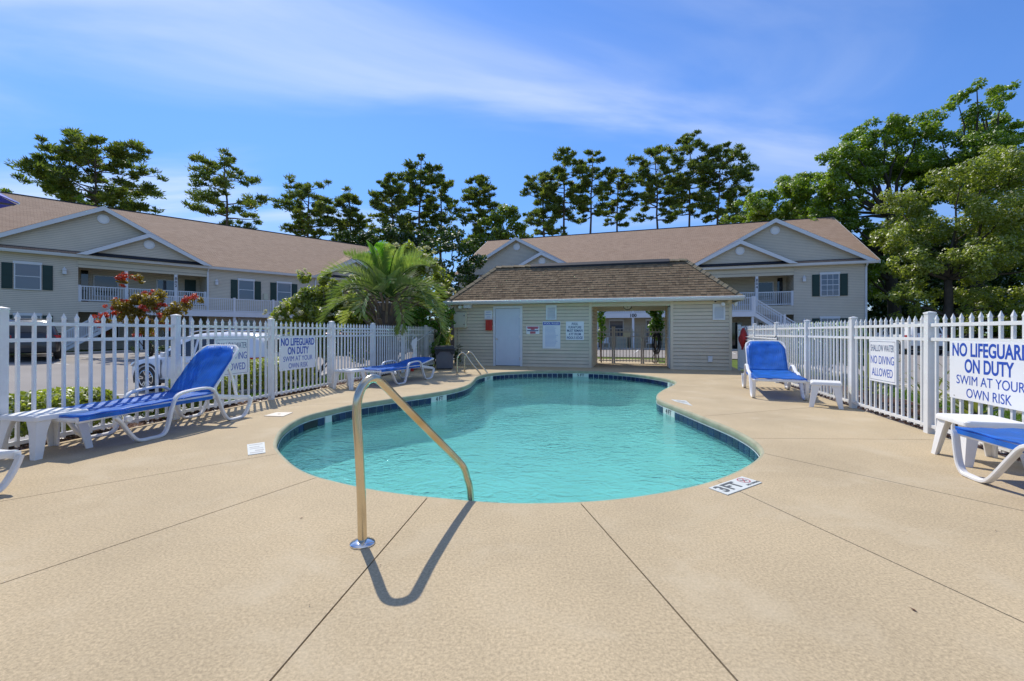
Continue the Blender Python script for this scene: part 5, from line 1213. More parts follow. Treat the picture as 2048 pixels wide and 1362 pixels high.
# mulch chips showing under the bottom rails
def chips(name, label, fn, a0, a1, n):
    P_ = []
    for _ in range(n):
        a = random.uniform(a0, a1); d = random.uniform(.05, .9)**1.2; p = fn(a, d); P_.append((p.x, p.y, max(zg(p.x, p.y)+.055, -.03 if d < .12 else -9)+random.uniform(0,.02)))
    P_ = np.array(P_); nn = unit(RNG.normal(size=(n,3))*.5+np.array([0,0,1])); t_ = unit(np.cross(nn, RNG.normal(size=(n,3)))); s_ = np.cross(nn, t_); l = RNG.uniform(.012,.035,n)[:,None]
    tag(link(name, quads_mesh(name, P_, t_*l, s_*l*.45, RNG.uniform(0,1,n), M['chip'])), label, 'mulch', kind='stuff')
M['chip'] = leafmat('bark_chip', (0.05,0.025,0.018), (0.20,0.11,0.07), 0.05)
chips('mulch_chips', 'red brown bark chips along the left fence', fl, -3, 11, 9000); chips('mulch_chips', 'dark bark chips along the yucca fence', frp, 1, 14, 9000)


# a few fallen leaves and specks on the deck
_p = []
while len(_p) < 46:
    x, y = random.uniform(-4.2, 4.4), random.uniform(1.4, 13.0)
    if inside((x, y), DECK_IN) and not inside((x, y), PO): _p.append((x, y, .003))
_p = np.array(_p); _n = len(_p); _t = unit(RNG.normal(size=(_n,3))*np.array([1,1,.12])); _s = unit(np.cross(_t, np.array([[0,0,1.]]))); _l = RNG.uniform(.005,.016,_n)[:,None]
tag(link('leaf_litter', quads_mesh('leaf_litter', _p+np.array([0,0,.002]), _t*_l, _s*_l*.4, RNG.uniform(0,.6,_n), M['chip'])), 'tiny dry leaves and specks scattered on the deck', 'litter', kind='stuff')
# ================================================================ pool furniture
def chaise(label, foot, ang, back_deg=49, kind='A', width=.66, group=None):
    """foot: middle of the foot end on the deck; ang: heading of the long axis towards the head"""
    t = thing('sun_lounger', label, 'lounger', (foot[0], foot[1], 0), ang, group); hw = width/2
    if kind == 'A':
        path = [(.30,.30),(.36,.24),(.43,.13),(.50,.045),(.56,.018),(.66,.016),(.78,.018),(.835,.06),(.87,.16),(.905,.30),(.95,.40),(1.02,.445),(1.15,.462),(1.32,.468),(1.42,.45),(1.49,.39),(1.545,.27),(1.60,.14),(1.66,.05),(1.72,.018),(1.86,.016),(1.94,.03),(1.99,.08),(2.04,.17),(2.07,.25)]
    else:
        path = [(.0,.335),(.02,.30),(.035,.20),(.06,.09),(.11,.025),(.18,.016),(.29,.016),(.36,.04),(.44,.12),(.56,.26),(.66,.36),(.80,.40),(.95,.41),(1.05,.44),(1.2,.50),(1.36,.50),(1.45,.45),(1.50,.36),(1.56,.20),(1.62,.07),(1.70,.018),(1.84,.016),(1.93,.03),(1.99,.10),(2.04,.20),(2.07,.26)]
    pp = catmull([(a, 0, b) for a, b in path], 3)
    for s in (-1, 1):
        MB().rib([(p.x, s*(hw+.012), p.z) for p in pp], .052, .030, (0,1,0)).build('side_frame', M['white_plastic'], t, smooth=True, angle=40)
        MB().rib([(0,s*(hw-.03),.325),(.5,s*(hw-.03),.335),(1.0,s*(hw-.03),.345),(1.48,s*(hw-.03),.35),(1.75,s*(hw-.03),.30),(2.07,s*(hw-.03),.255)], .05, .055, (0,1,0)).build('seat_rail', M['white_plastic'], t, smooth=True, angle=40)
    for x, z in ((.01,.325),(.7,.315),(1.44,.33)): MB().rib([(x,-hw+.02,z),(x,hw-.02,z)], .05, .04, (1,0,0)).build('cross_bar', M['white_plastic'], t, smooth=True, angle=40)
    # slotted rear panel
    mb = MB(); mb.bar((2.06,-hw+.0,.25),(2.06,hw-.0,.25), .045, .05); mb.bar((1.72,-hw+.0,.295),(1.72,hw-.0,.295), .045, .04)
    for k in range(7):
        y = -hw+.06+(2*hw-.12)*k/6; mb.bar((1.73,y,.292),(2.05,y,.252), .035, .02)
    mb.build('rear_grille', M['white_plastic'], t)
    # sling: seat
    def sling(pts, name, y0=hw-.012, sag=.02, edge=True, chamf=False):
        vs = []; fs = []; ny = 13; nx = len(pts)
        for i, (x, z, nx_, nz_) in enumerate(pts):
            for j in range(ny):
                v = -1+2*j/(ny-1); w = y0
                if chamf and i >= nx-4: w = y0-.10*((i-(nx-4))/3)**1.4
                e = abs(v)
                sg = -sag*(1-v*v)*(sin(pi*i/(nx-1))**.5 if nx > 1 else 0); wrinkle = .004*sin(i*1.9+v*3)+.003*sin(v*11+i*.7)
                vs.append((x+nx_*(sg+wrinkle), v*w, z+nz_*(sg+wrinkle)))
        for i in range(nx-1):
            for j in range(ny-1): fs.append((i*ny+j, (i+1)*ny+j, (i+1)*ny+j+1, i*ny+j+1))
        mb = MB(); mb.add(vs, fs); me = mb.mesh(name); me.materials.append(M['sling']); me.shade_smooth(); o = link(name, me, t)
        so_ = o.modifiers.new('thick', 'SOLIDIFY'); so_.thickness = .012; so_.offset = 0; return o
    zs = lambda x: .352+.02*x
    sling([(x, zs(x)+.012, 0, 1) for x in np.linspace(.0, 1.47, 16)], 'seat_sling', hw+.004, .025)
    for s in (-1, 1): MB().box(0, 1.46, s*(hw-.004)-.006, s*(hw-.004)+.006, .318, .355).build('sling_hem', M['sling'], t)
    # back
    a = radians(back_deg); Lb = .76; hx, hz = 1.45, .372; ux, uz = cos(a), sin(a); nx_, nz_ = -sin(a), cos(a)
    for s in (-1, 1):
        pr = [(hx, s*(hw-.035), hz-.01), (hx+ux*Lb*.6, s*(hw-.035), hz+uz*Lb*.6), (hx+ux*(Lb-.10), s*(hw-.035), hz+uz*(Lb-.10)), (hx+ux*(Lb-.03), s*(hw-.08), hz+uz*(Lb-.03)), (hx+ux*Lb, s*(hw-.15), hz+uz*Lb), (hx+ux*Lb, 0, hz+uz*Lb)]
        MB().rib(catmull(pr, 3), .030, .04, Vector((nx_,0,nz_))).build('back_frame', M['white_plastic'], t, smooth=True, angle=40)
    sling([(hx+ux*l+nx_*.022, hz+uz*l+nz_*.022, nx_, nz_) for l in np.linspace(-.01, Lb-.015, 12)], 'back_sling', hw-.03, .03, chamf=True)
    if back_deg > 20:
        for s in (-1, 1):
            q = (hx+ux*Lb*.62, s*(hw-.07), hz+uz*Lb*.62); e = (min(1.98, q[0]+.16), s*(hw-.07), .27); MB().rib([q, ((q[0]+e[0])/2+.02, q[1], (q[2]+e[2])/2), e], .03, .03, (0,1,0)).build('back_prop', M['white_plastic'], t)
        MB().bar((hx+ux*Lb*.62-nx_*.05,-hw+.06,hz+uz*Lb*.62-nz_*.05),(hx+ux*Lb*.62-nx_*.05,hw-.06,hz+uz*Lb*.62-nz_*.05), .03, .03).build('prop_bar', M['white_plastic'], t)
    for s in ((-1, 1) if kind == 'A' else ()): MB().lathe([(.03,-.02),(.035,0),(.03,.02)], 14, (.40, s*(hw+.05), .27), 'y').build('wheel_hub', M['white_plastic'], t, smooth=True)
    return t
def side_table(label, c, ang, size=.44, h=.385, group='white plastic side tables'):
    t = thing('side_table', label, 'table', (c[0], c[1], 0), ang, group); s = size/2
    mb = MB(); e = .035; prof = [(s, h-.045), (s, h-.012), (s-.008, h), ]
    # rounded-corner top
    def rr(r_, z): 
        pts = []
        for cx_, cy_, a0 in ((r_-e, r_-e, 0), (-r_+e, r_-e, 90), (-r_+e, -r_+e, 180), (r_-e, -r_+e, 270)):
            for k in range(4): an = radians(a0+30*k); pts.append((cx_+e*cos(an), cy_+e*sin(an), z))
        return pts
    rings = [rr(s-.012, h-.05), rr(s, h-.045), rr(s, h-.012), rr(s-.01, h)]; n = 16; vs = [v for r in rings for v in r]
    fs = [(i*n+k, i*n+(k+1) % n, (i+1)*n+(k+1) % n, (i+1)*n+k) for i in range(3) for k in range(n)]+[tuple(3*n+k for k in range(n)), tuple(range(n-1,-1,-1))]
    mb.add(vs, fs); mb.build('table_top', M['white_plastic'], t, smooth=True, angle=40)
    for sx in (-1, 1):
        for sy in (-1, 1):
            a, b = s-.02, s+.015; mb = MB(); w0, w1 = .12, .058
            vs = []
            for z, o_, w in ((h-.04, a, w0), (h*.62, a+.008, w0*.72), (0, b, w1)):
                vs += [(sx*o_, sy*o_, z), (sx*(o_-w), sy*o_, z), (sx*(o_-w), sy*(o_-.018), z), (sx*(o_-.018), sy*(o_-.018), z), (sx*(o_-.018), sy*(o_-w), z), (sx*o_, sy*(o_-w), z)]
            fs = [(r*6+k, r*6+(k+1) % 6, (r+1)*6+(k+1) % 6, (r+1)*6+k) for r in range(2) for k in range(6)]+[tuple(range(6)), tuple(12+k for k in range(6))]
            mb.add(vs, fs); mb.build('leg', M['white_plastic'], t)
    return t
LA = atan2(FL_T.y, FL_T.x)
def fl2(z, off): a = (z-FL_P.y)/FL_T.y; return fl(a, -off)
chaise('blue sling lounger with raised back in front of the SHALLOW WATER sign', fl2(4.34, .42), LA-.015, 50, 'A', .66, 'white framed blue sling loungers')
chaise('lounger of which only the raised head and a leg show beyond the left side table', fl2(1.52, .97), LA, 63, 'A', .66, 'white framed blue sling loungers')
chaise('flat lowered blue lounger by the fence near the bin', (-3.02, 9.55), radians(69), 9, 'A', .68, 'white framed blue sling loungers')
RA = atan2(-FR_T.y, -FR_T.x)
chaise('upright blue lounger facing the pool beside the red rescue bag', (4.52, 7.66), radians(68), 50, 'B', .76, 'white framed blue sling loungers')
f_ = Vector((3.96, 3.66)); chaise('lounger foot in front of the large NO LIFEGUARD sign', (f_.x, f_.y), atan2(FR_T.y, FR_T.x)+.02, 24, 'B', .66, 'white framed blue sling loungers')
side_table('white plastic side table at the foot of the raised back lounger', (-4.44, 4.33), LA, .45)
side_table('white plastic side table at the foot of the flat lowered lounger', (-3.33, 9.35), radians(69), .44)
side_table('white plastic side table right of the upright blue lounger', (4.86, 7.05), radians(-33), .40)
side_table('white plastic side table under the large NO LIFEGUARD sign', (4.13, 4.02), radians(-16), .44)
# umbrella whose tip reaches into the picture at the left
u = thing('pool_umbrella', 'blue canopy tip with white edging above the left roof', 'umbrella', (-4.57, 2.52, 0))
MB().tube([(0,0,.03),(0,0,2.72)], .02, 10).build('pole', M['white_plastic'], u, smooth=True); MB().lathe([(.25,0),(.25,.05),(.06,.09),(.03,.3)], 20).build('base', M['white_plastic'], u, smooth=True)
cv = pm('canopy_blue', (0.012,0.03,0.42), .7, .1, 6); n = 8; mb = MB(); ea = MB(); A0 = radians(45)
R_, zt_, ze_ = 1.25, 2.80, 2.10
for k in range(n):
    a, b = A0+2*pi*k/n, A0+2*pi*(k+1)/n; p, q = Vector((R_*cos(a), R_*sin(a), ze_)), Vector((R_*cos(b), R_*sin(b), ze_)); top = Vector((0,0,zt_))
    mb.add([top, p, q], [(0,1,2)]); ea.tube([top, p], .012, 6); MB().bar(p*.98+Vector((0,0,.03)), Vector((0,0,2.1)), .010, .012).build('rib', M['grey_bin'], u)
o = mb.build('canopy', cv, u); o.modifiers.new('t','SOLIDIFY').thickness = .006; ea.build('seam_edging', M['sign'], o)

# ---------------------------------------------------------------- pool rails
t = thing('grab_rail', 'bent steel entry handrail with round floor flange at the near pool edge', 'handrail', G(725, 1088)); o = t.location.copy()
def rel(v): return Vector(v)-o
cp = [o+Vector((0,0,.0)), o+Vector((-.006,.0,.25)), o+Vector((-.018,.0,.5)), P(714,830,2.46), P(717,792,2.47), P(731,765,2.51), P(750,757,2.56), P(768,770,2.63), P(800,803,2.75), P(860,864,2.97), P(912,917,3.165), P(927,935,3.21), P(934,956,3.235), P(941,990,3.25)]
cp.append(cp[-1]+Vector((.01,.02,-.4)))
MB().tube([rel(p) for p in catmull(cp, 5)], .0240, 18).build('rail', M['steel'], t, smooth=True, angle=0)
MB().lathe([(.066,.0),(.066,.008),(.06,.014),(.034,.022),(.026,.024)], 32).build('flange', M['chrome'], t, smooth=True)
# ladder
t = thing('pool_ladder', 'twin rail steel ladder at the far left corner of the pool', 'ladder', (-1.40, 12.4, 0)); o = t.location.copy()
for off in (Vector((0,0,0)), Vector((.15,.47,0))):
    b0 = Vector((-1.47, 12.2, 0))+off
    cp = [b0, b0+Vector((0,0,.35)), b0+Vector((.02,.0,.50)), b0+Vector((.11,.0,.59)), b0+Vector((.21,0,.56)), b0+Vector((.40,.02,.30)), b0+Vector((.58,.03,.08)), b0+Vector((.63,.03,-.02)), b0+Vector((.64,.03,-.3)), b0+Vector((.64,.03,-.8))]
    MB().tube([p-o for p in catmull(cp, 4)], .020, 12).build('rail', M['steel'], t, smooth=True, angle=0); MB().lathe([(.05,.0),(.05,.012),(.025,.02)], 16, b0-o).build('flange', M['chrome'], t)
for z in (-.20, -.45, -.7):
    a = Vector((-1.47+.64, 12.23, z))-o; MB().bar(a, a+Vector((.15,.47,0)), .09, .025).build('tread', M['white_plastic'], t)

# ---------------------------------------------------------------- bin, fence hangings
b = G(889, 738); t = thing('trash_bin', 'dark grey wheeled bin with black lid by the pool house corner', 'bin', (b.x, b.y, 0), radians(10))
mb = MB(); vs = []
for z, w, d_ in ((0.02,.25,.24),(.05,.255,.245),(.5,.275,.27),(.60,.28,.275)): vs += [(-w,-d_,z),(w,-d_,z),(w,d_,z),(-w,d_,z)]
mb.add(vs, [(r*4+k, r*4+(k+1) % 4, (r+1)*4+(k+1) % 4, (r+1)*4+k) for r in range(3) for k in range(4)]+[(3,2,1,0)]); mb.build('body', M['grey_bin'], t, bevel=.03)
mb = MB(); mb.add([(-.30,-.30,.60),(.30,-.30,.60),(.30,.30,.60),(-.30,.30,.60),(-.31,-.31,.66),(.31,-.31,.66),(.31,.31,.66),(-.31,.31,.66),(-.27,-.27,.73),(.27,-.27,.73),(.27,.27,.73),(-.27,.27,.73)], [(0,1,5,4),(1,2,6,5),(2,3,7,6),(3,0,4,7),(4,5,9,8),(5,6,10,9),(6,7,11,10),(7,4,8,11),(8,9,10,11),(3,2,1,0)]); mb.build('lid', M['bin_lid'], t, bevel=.02)
mb = MB(); mb.prism([(-.30,.60),(-.30,.48),(-.22,.46),(-.14,.56),(.14,.56),(.22,.46),(.30,.48),(.30,.60)], -.31, -.285, 'xz'); mb.build('bag_rim', M['black'], t)
for s in (-1, 1): MB().bar((s*.31,-.1,.63),(s*.31,.1,.63), .04, .05).build('handle', M['bin_lid'], t)
# skimmer net hung on the left fence
a = 9.6; o = fl(a, -.05); t = thing('leaf_net', 'long pole with white skimmer net leaning on the fence by the bin', 'net', (o.x, o.y, 0), LA)
MB().tube([(-.28,-.04,.78),(1.9,-.03,1.30)], .014, 8).build('pole', M['white_trim'], t, smooth=True)
mb = MB(); mb.tube([(-.28,-.04,.80),(-.16,-.05,1.02),(.02,-.05,1.05),(.10,-.05,.9),(-.02,-.05,.72),(-.22,-.05,.66),(-.28,-.04,.80)], .012, 6); mb.build('net_frame', M['white_trim'], t, smooth=True)
vs = []; fs = []
for i in range(9):
    for j in range(9):
        u_, v_ = i/8, j/8; x = -.26+.34*u_+.05*sin(v_*5+u_*3)*v_; z = 1.0-.78*v_*(.75+.25*sin(u_*pi))-.2*abs(u_-.5); vs.append((x*(1-.25*v_), -.06-.07*sin(pi*u_)+.02*sin(v_*9+u_*7), z))
fs = [(i*9+j, (i+1)*9+j, (i+1)*9+j+1, i*9+j+1) for i in range(8) for j in range(8)]
mb = MB(); mb.add(vs, fs); o_ = mb.build('net_bag', M['sign'], t, smooth=True, angle=0)
a = 6.0; o = fl(a, -.03); t = thing('vacuum_pole', 'white telescopic pole lying along the upper rail behind the flat lounger', 'pole', (o.x, o.y, 0), LA)
MB().tube([(-.35,0,1.155),(3.2,0,1.13)], .013, 8).build('shaft', M['fence'], t, smooth=True); MB().lathe([(.017,-.36),(.017,-.30)], 8, (0,0,1.155), 'x').build('end_grip', M['grey_bin'], t)
o = fl(9.35, -.10); t = thing('red_bottle', 'small red bottle standing at the fence foot behind the flat lounger', 'bottle', (o.x, o.y, 0)); MB().lathe([(.055,0),(.06,.02),(.06,.16),(.03,.21),(.022,.24)], 14).build('bottle_body', M['red'], t, smooth=True); MB().lathe([(.024,.24),(.024,.27)], 12).build('cap', M['white_plastic'], t)
# rescue hook poles and red bag on the right fence
o = frp(1.15, -.05); t = thing('rescue_hook', 'pair of white rescue poles held along the upper rail of the yucca fence', 'pole', (o.x, o.y, 0), atan2(FR_T.y, FR_T.x))
for z, x1 in ((1.02, 2.6), (.93, 2.5)): MB().tube([(-.2,0,z),(x1,0,z-.03)], .014, 8).build('shaft', M['fence'], t, smooth=True)
MB().tube(catmull([(2.5,0,.90),(2.75,-.05,.93),(2.85,-.06,1.0),(2.75,-.06,1.06),(2.6,-.05,1.02)], 4), .012, 6).build('hook', M['grey_bin'], t, smooth=True)
o = frp(0.95, -.09); t = thing('rescue_bag', 'crumpled red rescue bag hanging on the yucca fence', 'bag', (o.x, o.y, 0), atan2(FR_T.y, FR_T.x))
vs = []; nr, na = 12, 12
for i in range(nr):
    f = i/(nr-1); r = .045+.145*sin(pi*min(1,f*1.15))**.8*(.6+.8*f); cx_ = -.12*f
    for k in range(na):
        an = 2*pi*k/na; q = r*(1+.22*sin(3*an+i*1.3)+.1*sin(7*an+i)); vs.append((cx_+q*cos(an), .55*q*sin(an), 1.27-.62*f))
mb = MB(); mb.add(vs, [(i*na+k, i*na+(k+1) % na, (i+1)*na+(k+1) % na, (i+1)*na+k) for i in range(nr-1) for k in range(na)]+[tuple((nr-1)*na+k for k in range(na))]); mb.build('bag_body', pm('bag_red', (0.36,0.02,0.02), .6, .3, 12, .4, 25), t, smooth=True, angle=0)
MB().tube([(0,0,1.25),(.0,.05,1.33),(.0,.09,1.24)], .008, 6).build('strap', M['black'], t)
# things seen through the passage, on the far side of the lot
o = br(16.6, -1.1)
def patio_chair(label, s, d, ang, mat='white_plastic'):
    o = br(s, d); t = thing('patio_chair', label, 'chair', (o.x, o.y, zg(o.x, o.y)), ang, 'chairs under the far walkway')
    for x in (-.24,.24):
        for y in (-.22,.24): MB().bar((x,y,0),(x*.9,y*.9,.42), .05, .05, (1,0,0)).build('leg', M[mat], t)
        MB().bar((x*1.08,-.24,.62),(x*1.08,.24,.64), .05, .03).build('arm', M[mat], t)
    MB().box(-.25,.25,-.24,.25,.40,.44).build('seat', M[mat], t); MB().prism([(.22,.44),(.26,.44),(.36,.98),(.32,.98)], -.25, .25, 'yz').build('backrest', M[mat], t)
for s, d, a, l in ((17.6,-1.0,.3,'left of the pair'),(14.3,-1.0,-.3,'right of the pair')): patio_chair('pale patio chair under walkway 100, '+l, s, d, atan2(BR_U.y, BR_U.x)+a)
def ac(label, s):
    o = br(s, -.65); t = thing('air_conditioner', label, 'air conditioner', (o.x, o.y, zg(o.x, o.y)), atan2(BR_U.y, BR_U.x), 'outdoor units under the far walkway'); MB().box(-.42,.42,-.42,.42,0,.95).build('cabinet', M['box_cream'], t, bevel=.03)
    for k in range(8): MB().box(-.38,.38,-.435,-.42,.1+k*.1,.13+k*.1).build('grille_slat', M['grey_bin'], t)
    MB().lathe([(.36,.95),(.36,.97),(.1,.985)], 20).build('fan_guard', M['grey_bin'], t)
for s, l in ((16.4,'left'),(15.3,'middle'),(13.4,'right')): ac('pale air conditioner cabinet under walkway 100, the %s one' % l, s)
# ================================================================ vehicles (x forward, z up, wheels at z = 0)
def car(label, loc, ang, paint, name='parked_suv', L_=4.65, W_=1.84, H_=1.68, cat='car', group='cars on the lots', plate=True):
    t = thing(name, label, cat, loc, ang, group); h = L_/2; w = W_/2; k = H_/1.68
    # side lines: x from rear (-1) to front (1)
    X  = np.array([-1.0,-.985,-.95,-.86,-.70,-.45,-.2,.0,.20,.34,.46,.60,.75,.88,.95,.985,1.0])*h
    ZR = np.array([.98,1.10,1.30,1.56,1.655,1.68,1.68,1.66,1.58,1.38,1.10,1.03,.97,.88,.78,.68,.60])*k      # roof / bonnet line
    ZB = np.array([.92,.97,.99,.99,.985,.975,.965,.955,.95,.945,.935,.91,.87,.80,.72,.64,.58])*k              # belt line
    WB = np.array([.80,.86,.92,.965,.985,1.0,1.0,1.0,.995,.99,.985,.975,.95,.89,.80,.70,.60])*w
    WR = np.array([.70,.68,.66,.64,.655,.66,.67,.68,.69,.72,.78,.78,.74,.66,.58,.50,.44])*w                  # half width of roof edge
    Z0 = np.array([.46,.36,.32,.30,.27,.25,.25,.25,.25,.25,.25,.26,.27,.27,.28,.32,.36])
    xs = np.linspace(-h, h, 49); g = lambda Y: np.interp(xs, X, Y)
    def smooth(a):
        for _ in range(2): a[1:-1] = a[1:-1]*.5+(a[:-2]+a[2:])*.25
        return a
    zr, zb, wb, wr, z0 = [smooth(g(Y).copy()) for Y in (ZR, ZB, WB, WR, Z0)]
    def sec(i):
        a = max(zr[i], zb[i]+.02)
        return [(0, z0[i]), (wb[i]*.80, z0[i]), (wb[i]*.955, z0[i]+.05), (wb[i]*1.0, z0[i]+(zb[i]-z0[i])*.42), (wb[i]*.992, z0[i]+(zb[i]-z0[i])*.70), (wb[i]*.955, zb[i]-.02), (wb[i]*.93, zb[i]+.015),
                (wb[i]*.93+(wr[i]-wb[i]*.93)*.85, zb[i]+.015+(a-.06-zb[i])*.88 if a-zb[i] > .12 else zb[i]+.02), (wr[i]*.90, a-.03), (wr[i]*.55, a-.005), (0, a)]
    vs = []; m = 20
    for i in range(len(xs)):
        s_ = sec(i); ring = [(xs[i], y, z) for y, z in s_]+[(xs[i], -y, z) for y, z in s_[-2:0:-1]]; vs += ring
    fs = [(i*m+k_, (i+1)*m+k_, (i+1)*m+(k_+1) % m, i*m+(k_+1) % m) for i in range(len(xs)-1) for k_ in range(m)]+[tuple(range(m-1,-1,-1)), tuple((len(xs)-1)*m+k_ for k_ in range(m))]
    mb = MB(); mb.add(vs, fs); body = mb.build('body', paint, t)
    wxs = (-h*.60, h*.62); wr_ = .355
    cut = MB()
    for x in wxs: cut.lathe([(wr_+.055, -w-.2), (wr_+.055, -w*.62)], 28, (x, 0, wr_), 'y').lathe([(wr_+.055, w*.62), (wr_+.055, w+.2)], 28, (x, 0, wr_), 'y')
    co = cut.build('cutter', paint); bo = body.modifiers.new('arch', 'BOOLEAN'); bo.object = co; bo.operation = 'DIFFERENCE'; bo.solver = 'EXACT'
    bpy.context.view_layer.update(); dg = bpy.context.evaluated_depsgraph_get(); me = bpy.data.meshes.new_from_object(body.evaluated_get(dg)); body.modifiers.clear(); body.data = me
    bpy.data.objects.remove(co); me.shade_smooth(); me.set_sharp_from_angle(angle=radians(38))
    # cladding and arches
    for x in wxs:
        for s in (-1, 1):
            n = 18; mb = MB(); a0, a1 = radians(-18), radians(198); vs = []
            for k_ in range(n+1):
                a = a0+(a1-a0)*k_/n
                for r, y in ((wr_+.035, w*.985), (wr_+.045, w*1.004), (wr_+.085, w*1.002), (wr_+.09, w*.975)): vs.append((x+r*cos(a), s*y, wr_+r*sin(a)))
            mb.add(vs, [(i*4+j, (i+1)*4+j, (i+1)*4+j+1, i*4+j+1) for i in range(n) for j in range(3)]); mb.build('wheel_arch', M['black'], t)
            wh = MB().lathe([(.235,-.105),(.33,-.11),(.355,-.085),(.358,0),(.355,.085),(.33,.11),(.235,.105)], 32, (0,0,0), 'y').build('wheel', M['black'], t, smooth=True); wh.location = (x, s*(w-.115), wr_); wh.rotation_euler = (0, random.random(), 0 if s < 0 else pi)
            MB().lathe([(.235,-.09),(.25,-.112),(.235,-.118),(.222,-.10),(.215,-.05)], 32, (0,0,0), 'y').build('rim', M['chrome'], wh, smooth=True); MB().lathe([(.22,-.045),(.0,-.045)], 24, (0,0,0), 'y').build('brake_disc', M['black'], wh)
            for j in range(5):
                for dd in (-.11, .11):
                    a = 2*pi*j/5+dd; MB().bar((.04*cos(a),-.09,.04*sin(a)), (.225*cos(a+dd*.5),-.105,.225*sin(a+dd*.5)), .03, .02, (0,1,0)).build('spoke', M['chrome'], wh)
            MB().lathe([(.035,-.10),(.03,-.112)], 12, (0,0,0), 'y').build('hub_cap', M['chrome'], wh)
    mb = MB()
    for s in (-1, 1): mb.box(wxs[0]+.44, wxs[1]-.44, s*w*.955, s*w*1.003, .24, .34)
    mb.build('sill_cladding', M['black'], t); MB().box(-h-.012, -h+.10, -w*.80, w*.80, .34, .52).build('rear_bumper', M['black'], t, bevel=.02); MB().box(h-.12, h+.01, -w*.60, w*.60, .30, .44).build('front_bumper', M['black'], t, bevel=.02)
    # glass: patches lying just off the body's own surface
    def side_pt(x, f, off=.012):
        i = np.clip(np.searchsorted(xs, x)-1, 0, len(xs)-2); u_ = (x-xs[i])/(xs[i+1]-xs[i]); A, B = sec(i), sec(i+1)
        p = [A[j][0]*(1-u_)+B[j][0]*u_ for j in (6, 7)], [A[j][1]*(1-u_)+B[j][1]*u_ for j in (6, 7)]
        return p[0][0]+(p[0][1]-p[0][0])*f+off, p[1][0]+(p[1][1]-p[1][0])*f+off*.3
    def side_glass(x0, x1, t0, t1, name):
        for s in (-1, 1):
            n = 7; vs = []
            for i in range(n+1):
                x = x0+(x1-x0)*i/n; f1 = t0+(t1-t0)*i/n
                for f in (.06, .4, f1): y, z = side_pt(x, f); vs.append((x, s*y, z))
            mb = MB(); mb.add(vs, [(i*3+j, (i+1)*3+j, (i+1)*3+j+1, i*3+j+1) for i in range(n) for j in range(2)]); mb.build(name, M['car_glass'], t)
    side_glass(-.02*h, .36*h, .95, .55, 'door_window'); side_glass(-.40*h, -.06*h, .95, .95, 'door_window'); side_glass(-.74*h, -.44*h, .50, .93, 'quarter_window')
    # windscreen and rear window
    def across(xa, xb, fa, fb, name, off):
        n = 6; vs = []
        for i in range(n+1):
            x = xa+(xb-xa)*i/n; z = np.interp(x, xs, zr); ww = (fa+(fb-fa)*i/n)*w
            for j in (-1, -.5, 0, .5, 1): vs.append((x+off[0], j*ww, z-.055*abs(j)**2.5+off[1]))
        mb = MB(); mb.add(vs, [(i*5+j, (i+1)*5+j, (i+1)*5+j+1, i*5+j+1) for i in range(n) for j in range(4)]); mb.build(name, M['car_glass'], t, smooth=True, angle=0)
    across(.215*h, .455*h, .62, .70, 'windscreen', (.012, .014)); across(-.975*h, -.885*h, .62, .56, 'rear_window', (-.018, .006))
    # lights, mirrors, handles, plate
    for s in (-1, 1):
        y0 = np.interp(-.94*h, xs, wb)
        mb = MB(); mb.add([(-h*1.002, s*w*.50, .86*k),(-h*1.002, s*w*.50, .99*k),(-.972*h, s*w*.86, 1.0*k),(-.985*h, s*w*.84, .83*k),(-.93*h, s*(w*.945), .99*k),(-.93*h, s*(w*.945), .87*k),(-.80*h, s*(w*.985), .985*k)], [(0,1,2,3),(3,2,4,5),(5,4,6)]); o_ = mb.build('tail_light', M['red_glass'], t); o_.modifiers.new('t','SOLIDIFY').thickness = .03
        mb = MB(); mb.add([(.90*h, s*w*.90, .70*k),(.90*h, s*w*.86, .79*k),(.80*h, s*w*.955, .84*k),(.965*h, s*w*.70, .68*k),(.96*h, s*w*.64, .73*k)], [(0,1,2),(0,3,4,1)]); o_ = mb.build('headlight', M['lamp_glass'], t); o_.modifiers.new('t','SOLIDIFY').thickness = .03
        MB().box(.30*h, .30*h+.11, s*(w*.95), s*(w*.95+.18), .98*k, 1.11*k).build('mirror', paint, t, bevel=.03)
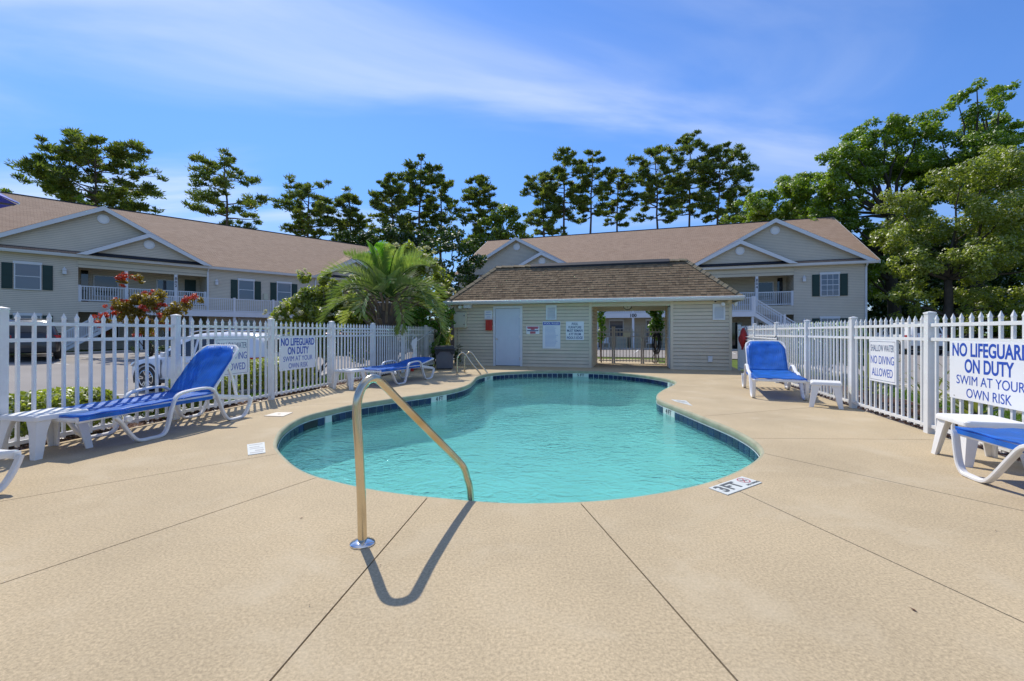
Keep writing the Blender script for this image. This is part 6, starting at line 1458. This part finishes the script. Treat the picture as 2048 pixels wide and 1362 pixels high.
        for x in (-.30*h, .02*h): MB().box(x-.11, x+.11, s*w*.985, s*w*1.012, .80*k, .83*k).build('door_handle', M['chrome'], t)
        for x in (-.42*h, -.03*h, .40*h): MB().box(x-.004, x+.004, s*w*.97, s*w*1.0015, .38, .90*k).build('door_gap', M['black'], t)
        MB().tube([(-.66*h, s*w*.60, 1.70*k),(-.4*h, s*w*.61, 1.735*k),(.0*h, s*w*.63, 1.715*k),(.12*h, s*w*.64, 1.66*k)], .018, 6).build('roof_rail', M['chrome'], t)
    if plate: MB().box(-h*1.004-.012, -h*1.0-.004, -.16, .16, .74*k, .83*k).build('number_plate', M['sign'], t)
    MB().box(h*1.0-.02, h*1.0+.012, -w*.42, w*.42, .46, .58).build('grille', M['black'], t, bevel=.01)
    MB().box(-.96*h, -.90*h-.0, -w*.5, w*.5, 1.585*k, 1.615*k).build('tail_spoiler', paint, t)
    return t
def paint_mat(name, c): return pm(name, c, .35, .03, 2, coat=.7)
M['car_glass'] = glassmat('car_glass', (.01,.013,.015), .03); M['red_glass'] = pm('red_lens', (.5,.015,.012), .15, .1, 8); M['lamp_glass'] = pm('lamp_lens', (.7,.72,.72), .1, .05, 8)
def place(x, y): return (x, y, zg(x, y)+.005)
car('white SUV parked along the left fence with its rear by the lifeguard sign', place(-8.82, 13.55), atan2(.6,-2.98), paint_mat('paint_white_pearl', (.74,.75,.77)))
car('black SUV parked nose in before the left apartment stairs', place(-21.3, 20.1), atan2(.693,-.72), paint_mat('paint_black', (.012,.012,.016)), H_=1.74, L_=4.8, W_=1.94)
car('red car beyond the lawn behind the lifeguard sign', place(-13.0, 31.5), radians(200), paint_mat('paint_red', (.45,.02,.015)), name='parked_car', H_=1.46, L_=4.5, W_=1.78)
car('dark car parked just right of the red car', place(-9.6, 31.0), radians(120), paint_mat('paint_navy', (.02,.022,.03)), name='parked_car', H_=1.5, L_=4.6, W_=1.8)
car('white SUV parked under the olive green tree past the fence', place(23.25, 26.9), atan2(.95,.315), paint_mat('paint_white_plain', (.72,.72,.70)), H_=1.85, L_=5.0, W_=1.95)
